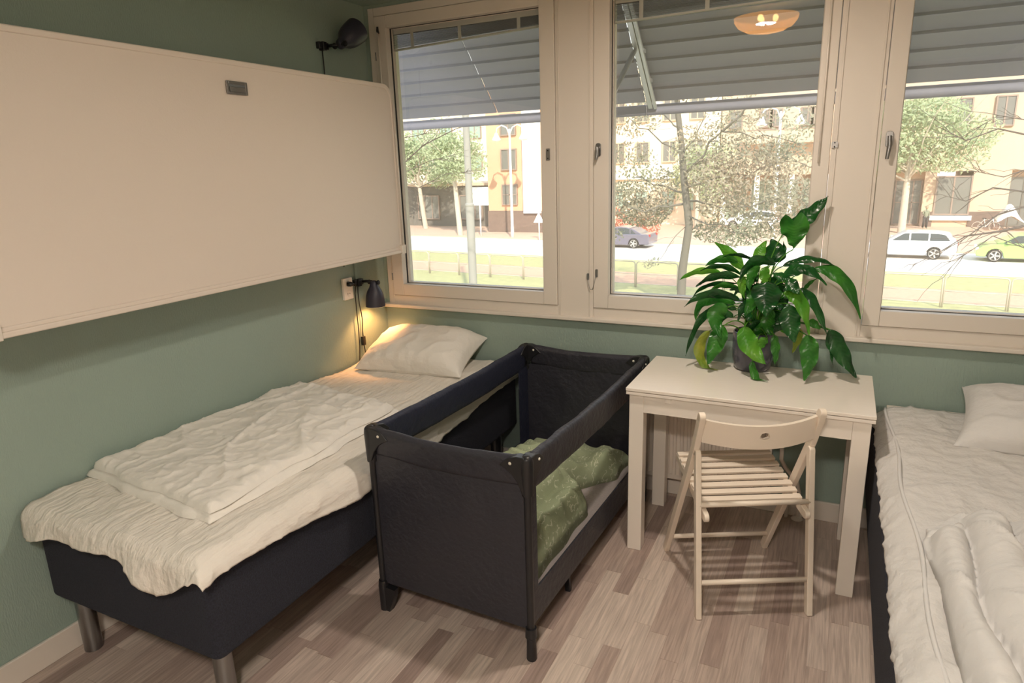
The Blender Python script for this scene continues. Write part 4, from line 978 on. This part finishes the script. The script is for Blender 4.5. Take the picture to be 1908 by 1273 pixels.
# ------------------------------------------------------------------ outside: cars
def car(x, y, L, H, paint, label, style, rz=SA, wb=.58):
    t = thing('car', (x, y, G-.05), label, 'car', rz=rz)
    Wd = 1.8; h = L/2
    # side profile, front at -x
    if style == 'wagon':
        body = [(-h, .42), (-h+.03, .68), (-h+.25, .86), (-h+1.25, 1.0), (h-.35, 1.04), (h-.04, 1.0), (h, .62), (h-.05, .35)]
        cab = [(-h+1.15, .98), (-h+1.95, H-.04), (-h+2.5, H), (h-1.0, H-.01), (h-.42, H-.10), (h-.06, 1.0)]
        glass = [(-h+1.42, 1.02), (-h+2.0, H-.09), (-h+2.5, H-.06), (h-1.0, H-.07), (h-.62, H-.15), (h-.38, 1.04)]
    elif style == 'hatch':
        body = [(-h, .40), (-h+.02, .62), (-h+.28, .84), (-h+1.0, 1.0), (h-.2, 1.06), (h, .95), (h, .35)]
        cab = [(-h+.85, .98), (-h+1.7, H-.04), (-h+2.3, H), (h-.8, H-.02), (h-.3, H-.12), (h-.02, .98)]
        glass = [(-h+1.15, 1.0), (-h+1.75, H-.09), (-h+2.3, H-.06), (h-.9, H-.08), (h-.5, H-.18), (h-.35, 1.03)]
    else:
        body = [(-h, .40), (-h+.03, .62), (-h+.3, .80), (-h+1.3, .93), (h-.9, .98), (h-.08, .98), (h, .80), (h-.02, .38)]
        cab = [(-h+1.2, .91), (-h+2.0, H-.04), (-h+2.5, H), (h-1.7, H-.02), (h-1.2, H-.14), (h-.55, .96)]
        glass = [(-h+1.5, .95), (-h+2.03, H-.09), (-h+2.5, H-.06), (h-1.75, H-.07), (h-1.3, H-.19), (h-.98, .97)]
    R = Matrix(((1, 0, 0, 0), (0, 0, 1, 0), (0, 1, 0, 0), (0, 0, 0, 1)))
    xw = (-h+.85, -h+.85+L*wb)
    lo = [(h-.05, .28), (xw[1]+.42, .26)] + [(xw[1]+.37*math.cos(R_(a)), .33+.37*math.sin(R_(a))) for a in range(0, 181, 20)] + [(xw[1]-.42, .22), (xw[0]+.42, .22)] + [(xw[0]+.37*math.cos(R_(a)), .33+.37*math.sin(R_(a))) for a in range(0, 181, 20)] + [(xw[0]-.42, .26), (-h+.05, .30)]
    MB().prism(body+lo, -Wd/2, Wd/2, R).build('body', paint, t, bevel=.06, seg=3)
    MB().prism(cab, -Wd/2+.12, Wd/2-.12, R).build('roof', paint, t, bevel=.05, seg=3)
    MB().prism(glass, -Wd/2+.108, Wd/2-.108, R).build('side_window', 'car_glass', t)
    pil = MB()
    for xx in ((-h+L*.50), (-h+L*.70)): pil.box((xx-.04, -Wd/2+.10, 1.0), (xx+.04, Wd/2-.10, H-.05))
    pil.build('door_pillar', paint, t)
    for xx in xw:
        for s in (-1, 1):
            Mw = Matrix.Translation((xx, s*(Wd/2-.10), .33)) @ Matrix.Rotation(R_(90), 4, 'X')
            wl = MB().lathe([(.0005, -.1), (.30, -.1), (.33, -.07), (.33, .07), (.30, .1), (.0005, .1)], 28, Mw).build('wheel', 'tyre', t, smooth=True, auto=40)
            r = MB(); r.lathe([(.23, .104*-s if False else .104), (.25, .104), (.25, .10)], 28, Mw); r.lathe([(.23, -.104), (.25, -.104), (.25, -.10)], 28, Mw)
            for a in range(0, 360, 72):
                for q in (-.112, .112):
                    c_, s_ = math.cos(R_(a)), math.sin(R_(a)); r.bar(Mw @ Vector((.02*c_, .02*s_, q)), Mw @ Vector((.24*c_, .24*s_, q)), .07, .02, (1, 0, .3))
            r.build('rim', 'rim', wl)
    for s in (-1, 1):
        MB().box((h-.10, s*.72-.12, .80), (h+.005, s*.72+.12, .96)).build('tail_light', 'tail_red', t)
        MB().box((-h-.005, s*.66-.16, .60), (-h+.12, s*.66+.16, .74)).build('headlight', 'ext_white', t)
    MB().box((xw[0]+.45, -Wd/2-.16, .98), (xw[0]+.62, -Wd/2, 1.12)).box((xw[0]+.45, Wd/2, .98), (xw[0]+.62, Wd/2+.16, 1.12)).build('side_mirror', paint, t, bevel=.03)
car(5.95, 41.3, 4.6, 1.50, 'car_white', 'white estate car parked across the road outside the right window', 'wagon')
car(11.15, 40.8, 4.2, 1.48, 'car_green', 'lime green hatchback parked behind the white estate car', 'hatch')
car(-11.6, 43.0, 4.7, 1.45, 'car_blue', 'dark violet saloon car parked across the road left of the near tree', 'saloon')
car(-4.6, 58, 4.5, 1.5, 'car_white', 'white car parked close to the cream building, half hidden by leaves', 'wagon')
# ------------------------------------------------------------------ outside: trees
def leaves(mb, c, r, n, size, rnd):
    for _ in range(n):
        while True:
            d = Vector((rnd.uniform(-1, 1), rnd.uniform(-1, 1), rnd.uniform(-1, 1)))
            if d.length < 1: break
        p = Vector(c)+Vector((d.x*r[0], d.y*r[1], d.z*r[2])); s = size*rnd.uniform(.6, 1.3)
        a = Vector((rnd.gauss(0, 1), rnd.gauss(0, 1), rnd.gauss(0, 1))).normalized(); b = a.orthogonal().normalized()
        mb.add([p-a*s, p+b*s*.45, p+a*s, p-b*s*.45], [(0, 1, 2, 3)])
def branch(mb, p, q, r0, r1, rnd, wig=.06, n=7, side=6):
    p, q = Vector(p), Vector(q); L = (q-p).length; pts = []
    for k in range(n+1):
        f = k/n; o = Vector((rnd.uniform(-1, 1), rnd.uniform(-1, 1), rnd.uniform(-1, 1)))*wig*L*math.sin(math.pi*f); pts.append(p.lerp(q, f)+o)
    mb.tube(pts, [r0+(r1-r0)*k/n for k in range(n+1)], side, False); return pts
# near tree, seen through the middle window
rnd = random.Random(7)
t = thing('tree', (-2.92, 22.1, G), 'slender oak with thin greyish brown leaves on the grass outside the middle window', 'tree')
o0 = Vector((-2.92, 22.1, G))
def rel(u, v, y): return at(u, v, 1, y)-o0
tr = MB(); trunk = [Vector((0, 0, 0)), rel(1272, 500, 22.1), rel(1284, 420, 22.0), rel(1274, 330, 22.1), rel(1270, 270, 22.2), rel(1262, 200, 22.2), rel(1262, 60, 22.2), rel(1270, -80, 22.2)]
tr.tube(trunk, [.17, .155, .14, .125, .11, .10, .07, .03], 14, False); tr.build('trunk', 'bark', t, smooth=True)
br = MB(); lv = MB()
for (u0, v0, u1, v1, y1, rr) in ((1274,330,1345,245,21,.06),(1345,245,1420,180,20.5,.045),(1276,380,1150,395,21.5,.045),(1280,375,1400,385,21,.04),(1278,360,1180,330,23,.04),(1270,290,1160,210,22,.035),(1400,385,1510,360,20.5,.025),(1275,350,1480,300,23,.045),(1345,245,1500,270,22,.03),(1280,400,1420,450,21,.03),(1280,420,1210,500,21,.018),(1266,240,1200,190,23,.03),(1480,300,1590,330,22,.02),(1270,290,1340,180,23,.03),(1260,180,1400,60,22,.04),(1260,180,1130,60,22,.04)):
    p = rel(u0, v0, 22.1 if u0 < 1290 else y1+.3); q = rel(u1, v1, y1)
    pts = branch(br, p, q, rr, rr*.35, rnd)
    for _ in range(9):
        a = rnd.choice(pts[2:]); bq = a+Vector((rnd.uniform(-.9, .9), rnd.uniform(-.9, .9), rnd.uniform(-.45, .4)))
        branch(br, a, bq, rr*.28, .006, rnd, n=4, side=4)
br.build('branches', 'bark', t, smooth=True)
for (u, v, ru, rv, n) in ((1200,395,55,28,1500),(1165,360,40,25,500),(1180,300,45,40,350),(1230,350,40,40,500),(1340,330,60,40,1100),(1400,290,70,35,1100),(1460,300,50,35,700),(1360,385,60,25,700),(1430,420,60,22,800),(1480,370,45,35,700),(1330,430,40,22,350),(1370,440,45,18,300),(1300,270,50,40,450),(1180,225,50,30,350),(1380,220,60,40,400),(1490,230,40,40,250),(1215,490,14,8,40),(1150,440,12,12,50),(1260,150,120,40,900),(1440,350,60,40,500)):
    y = rnd.uniform(20.8, 23); c_ = rel(u, v, y); k = 25/1240
    leaves(lv, c_, (ru*k, 1.1, rv*k), int(n*1.0), .075, rnd)
lv.build('foliage', 'oak_leaf', t)
def far_tree(x, y, H, cz, r, label, lm, bark, n, size, seed, tr_r=.2, lean=0):
    rnd = random.Random(seed); t = thing('tree', (x, y, G), label, 'tree')
    MB().tube([(0, 0, 0), (lean*.5, 0, cz*.5), (lean, 0, H*.8)], [tr_r, tr_r*.8, tr_r*.3], 10, False).build('trunk', bark, t, smooth=True)
    b_ = MB(); l_ = MB()
    for k in range(14):
        a = rnd.uniform(0, 6.28); q = Vector((lean+r[0]*.8*math.cos(a), r[1]*.8*math.sin(a), cz+r[2]*rnd.uniform(-.6, .8)))
        branch(b_, (lean*.6, 0, cz-r[2]*.9+rnd.uniform(0, 1.5)), q, tr_r*.3, .02, rnd, n=5, side=5)
    b_.build('branches', bark, t, smooth=True)
    for k in range(16):
        c_ = (lean+rnd.uniform(-.65, .65)*r[0], rnd.uniform(-.6, .6)*r[1], cz+rnd.uniform(-.65, .65)*r[2])
        kk = rnd.uniform(.6, 1.25); leaves(l_, c_, (r[0]*.42*kk, r[1]*.42*kk, r[2]*.34*kk), int(n/16*kk*kk), size, rnd)
    l_.build('foliage', lm, t)
far_tree(6.4, 54.5, 10.5, 7.0, (5.6, 3, 3.7), 'broad pale green tree in front of the tan building', 'tree_leaf', 'bark_pale', 9000, .17, 3, .28)
far_tree(-34.6, 53, 10, 6.8, (4.6, 3, 3.4), 'pale tree with a white trunk in front of the dark low building', 'tree_leaf', 'bark_pale', 6000, .17, 4, .25, -.8)
far_tree(-27.5, 47.6, 10, 7.3, (3.8, 2.5, 2.9), 'pale green tree beside the blank sign board across the road', 'tree_leaf', 'bark_pale', 6000, .15, 5, .25, -.5)
far_tree(-9, 56.5, 8, 5.0, (3.4, 2, 3.0), 'bright green tree in front of the cream building', 'tree_leaf', 'bark_pale', 4000, .15, 8, .2)
sb = MB(); rnd = random.Random(9)
for k in range(5): leaves(sb, (-15.5+k*1.0, 50.5, G+1.0+.3*math.sin(k)), (.9, .8, 1.0), 260, .13, rnd)
tag(sb.build('shrub', 'red_leaf'), 'low reddish shrub behind the dark violet saloon car', 'shrub')
def bare_tree(loc, paths, label, seed, H=9):
    rnd = random.Random(seed); t = thing('tree', loc, label, 'tree'); o = Vector(loc)
    MB().tube([(0, 0, 0), (0, 0, H*.5), (.1, 0, H)], [.16, .12, .05], 12, False).build('trunk', 'bark', t, smooth=True)
    b_ = MB()
    for y, pp, r in paths:
        P = [at(u, v, 1, y)-o for u, v in pp]; z = max(1.5, P[0].z-.4); P = [Vector((0, 0, z))]+P
        b_.tube(P, [r*(1-.8*k/(len(P)-1)) for k in range(len(P))], 5, False)
        for _ in range(10):
            k = rnd.randrange(1, len(P)-1); a = P[k].lerp(P[k+1], rnd.random()); d = (P[k+1]-P[k]).normalized()
            q = a+(d+Vector((rnd.uniform(-.5, .5), rnd.uniform(-.5, .5), rnd.uniform(-.6, .6))))*rnd.uniform(.3, .9)
            branch(b_, a, q, .010, .004, rnd, n=4, side=4)
    b_.build('branches', 'twig', t, smooth=True)
bare_tree((8.6, 16.5, G), [(16, [(1940,415),(1860,432),(1800,440),(1750,470)], .045), (15.5, [(1930,380),(1860,400),(1790,450),(1700,495)], .03), (16, [(1930,360),(1850,350),(1800,375),(1760,365)], .03), (16.5, [(1930,255),(1860,240),(1800,262),(1745,235)], .03), (16, [(1920,225),(1860,215),(1820,240)], .02), (15.5, [(1930,310),(1870,330),(1820,320),(1790,345)], .02), (16, [(1930,470),(1850,440),(1790,480),(1750,520)], .02)], 'bare dark twigged tree whose branches cross the right window', 21)
bare_tree((-13.2, 14.0, G), [(15, [(735,320),(790,270),(850,240),(900,225)], .03), (15, [(735,330),(800,300),(860,285)], .02), (15, [(735,345),(780,350),(830,325),(870,320)], .02), (15, [(735,260),(790,250),(840,215)], .02)], 'bare twigged tree whose branches reach into the window nearest the fold-up bed', 22)
# ------------------------------------------------------------------ outside: person and bicycle
def person(x, y, H, label):
    t = thing('person', (x, y, G+.03), label, 'person', rz=R_(20))
    J = {'pel': (0, 0, .93), 'ch': (0, 0, 1.25), 'nk': (0, -.01, 1.47), 'hb': (0, -.02, 1.56), 'hd': (0, -.03, 1.66), 'ht': (0, -.02, 1.74),
         'hl': (.09, 0, .9), 'kl': (.11, -.02, .5), 'al': (.12, .02, .09), 'tl': (.13, -.15, .03), 'hr': (-.09, 0, .9), 'kr': (-.10, .01, .5), 'ar': (-.12, .05, .09), 'tr': (-.14, -.12, .03),
         'sl': (.18, 0, 1.40), 'el': (.24, .03, 1.12), 'wl': (.2, -.12, .92), 'sr': (-.18, 0, 1.40), 'er': (-.25, -.02, 1.13), 'wr': (-.16, -.2, 1.12)}
    Rd = dict(pel=.15, ch=.17, nk=.06, hb=.07, hd=.10, ht=.08, hl=.1, kl=.065, al=.045, tl=.04, hr=.1, kr=.065, ar=.045, tr=.04, sl=.075, el=.05, wl=.032, sr=.075, er=.05, wr=.032)
    E_ = [('pel','ch'),('ch','nk'),('nk','hb'),('hb','hd'),('hd','ht'),('pel','hl'),('hl','kl'),('kl','al'),('al','tl'),('pel','hr'),('hr','kr'),('kr','ar'),('ar','tr'),('ch','sl'),('sl','el'),('el','wl'),('ch','sr'),('sr','er'),('er','wr')]
    for s, wv in (('l', J['wl']), ('r', J['wr'])):
        w0 = Vector(wv); pm = w0+Vector((0, -.06, -.03)); J['p'+s] = tuple(pm); Rd['p'+s] = .03; E_.append(('w'+s, 'p'+s))
        for k in range(4): n_ = 'f%d%s' % (k, s); J[n_] = tuple(pm+Vector((-.03+.02*k, -.07+abs(k-1.5)*.008, -.04))); Rd[n_] = .009; E_.append(('p'+s, n_))
        n_ = 'th'+s; J[n_] = tuple(w0+Vector((.04 if s == 'r' else -.04, -.06, -.01))); Rd[n_] = .01; E_.append(('w'+s, n_))
    names = list(J); me = bpy.data.meshes.new('body'); me.from_pydata([J[n] for n in names], [(names.index(a), names.index(b)) for a, b in E_], [])
    o = bpy.data.objects.new('body', me); COL.objects.link(o); o.parent = t
    md = o.modifiers.new('skin', 'SKIN'); md.use_smooth_shade = True
    for i, n in enumerate(names): me.skin_vertices[0].data[i].radius = (Rd[n], Rd[n]*.85)
    me.skin_vertices[0].data[0].use_root = True
    o.modifiers.new('sub', 'SUBSURF').levels = 1
    me.materials.append(MATS['jacket']); 
    # clothes over the body
    tr_ = MB(); 
    for s, h_, k_, a_ in ((1, 'hl', 'kl', 'al'), (-1, 'hr', 'kr', 'ar')): tr_.tube([Vector(J[h_])+Vector((0, 0, .06)), J[k_], Vector(J[a_])+Vector((0, 0, .0))], [.125, .09, .075], 12)
    tr_.build('trousers', 'trousers', t, smooth=True)
    MB().lathe([(.0005, .12), (.07, .10), (.112, .03), (.115, -.03), (.10, -.06)], 16, Matrix.Translation((0, -.015, 1.67))).build('hair', 'hair', t, smooth=True)
    MB().lathe([(.0005, .10), (.06, .08), (.088, .02), (.085, -.03), (.06, -.08), (.03, -.11), (.0005, -.115)], 16, Matrix.Translation((0, -.045, 1.66))).build('face', 'skin', t, smooth=True)
    t.scale = (H/1.78,)*3
person(8.2, 58.2, 1.75, 'person in a pale green-grey jacket and dark trousers standing by the doorway')
t = thing('bicycle', (11.9, 56.6, G+.03), 'pale bicycle parked in front of the tan building', 'bicycle', rz=R_(-5))
for x in (-.52, .52):
    pts = [(x+.33*math.cos(R_(a)), 0, .34+.33*math.sin(R_(a))) for a in range(0, 361, 20)]
    wl = MB().tube(pts, .022, 6, False).build('wheel', 'fence_paint', t, smooth=True)
MB().tube([(-.52, 0, .34), (-.15, 0, .82), (.38, 0, .85), (-.02, 0, .32), (-.52, 0, .34)], .02, 6).tube([(-.15, 0, .9), (-.02, 0, .32)], .02, 6).tube([(.52, 0, .34), (.36, 0, .98)], .02, 6).build('frame', 'ext_white', t, smooth=True)
MB().tube([(.30, -.25, 1.0), (.38, 0, 1.02), (.30, .25, 1.0)], .016, 6).build('handlebar', 'tyre', t, smooth=True)
MB().box((-.28, -.07, .9), (-.02, .07, .95)).build('saddle', 'tyre', t, bevel=.02)
t = thing('canopy', (14.2, 57.6, G+.03), 'small swooping white cloth canopy on poles beside the pale bicycle', 'canopy')
MB().grid(lambda u, v: (-1.7+3.8*u, -1.0+2.0*v, .55+1.35*math.exp(-((u-.22)/.16)**2)*(1-abs(2*v-1)**2*.6)+.55*smoothstep(.6, 1, u)), 30, 14).build('canopy_cloth', 'ext_white', t, smooth=True, solid=.02)
for x, y, h in ((-.87, 0, 1.9), (-1.6, -.9, .55), (-1.6, .9, .55), (2.0, -.9, 1.0), (2.0, .9, 1.0)): MB().tube([(x, y, 0), (x, y, h)], .025, 8).build('pole', 'ext_frame', t, smooth=True)
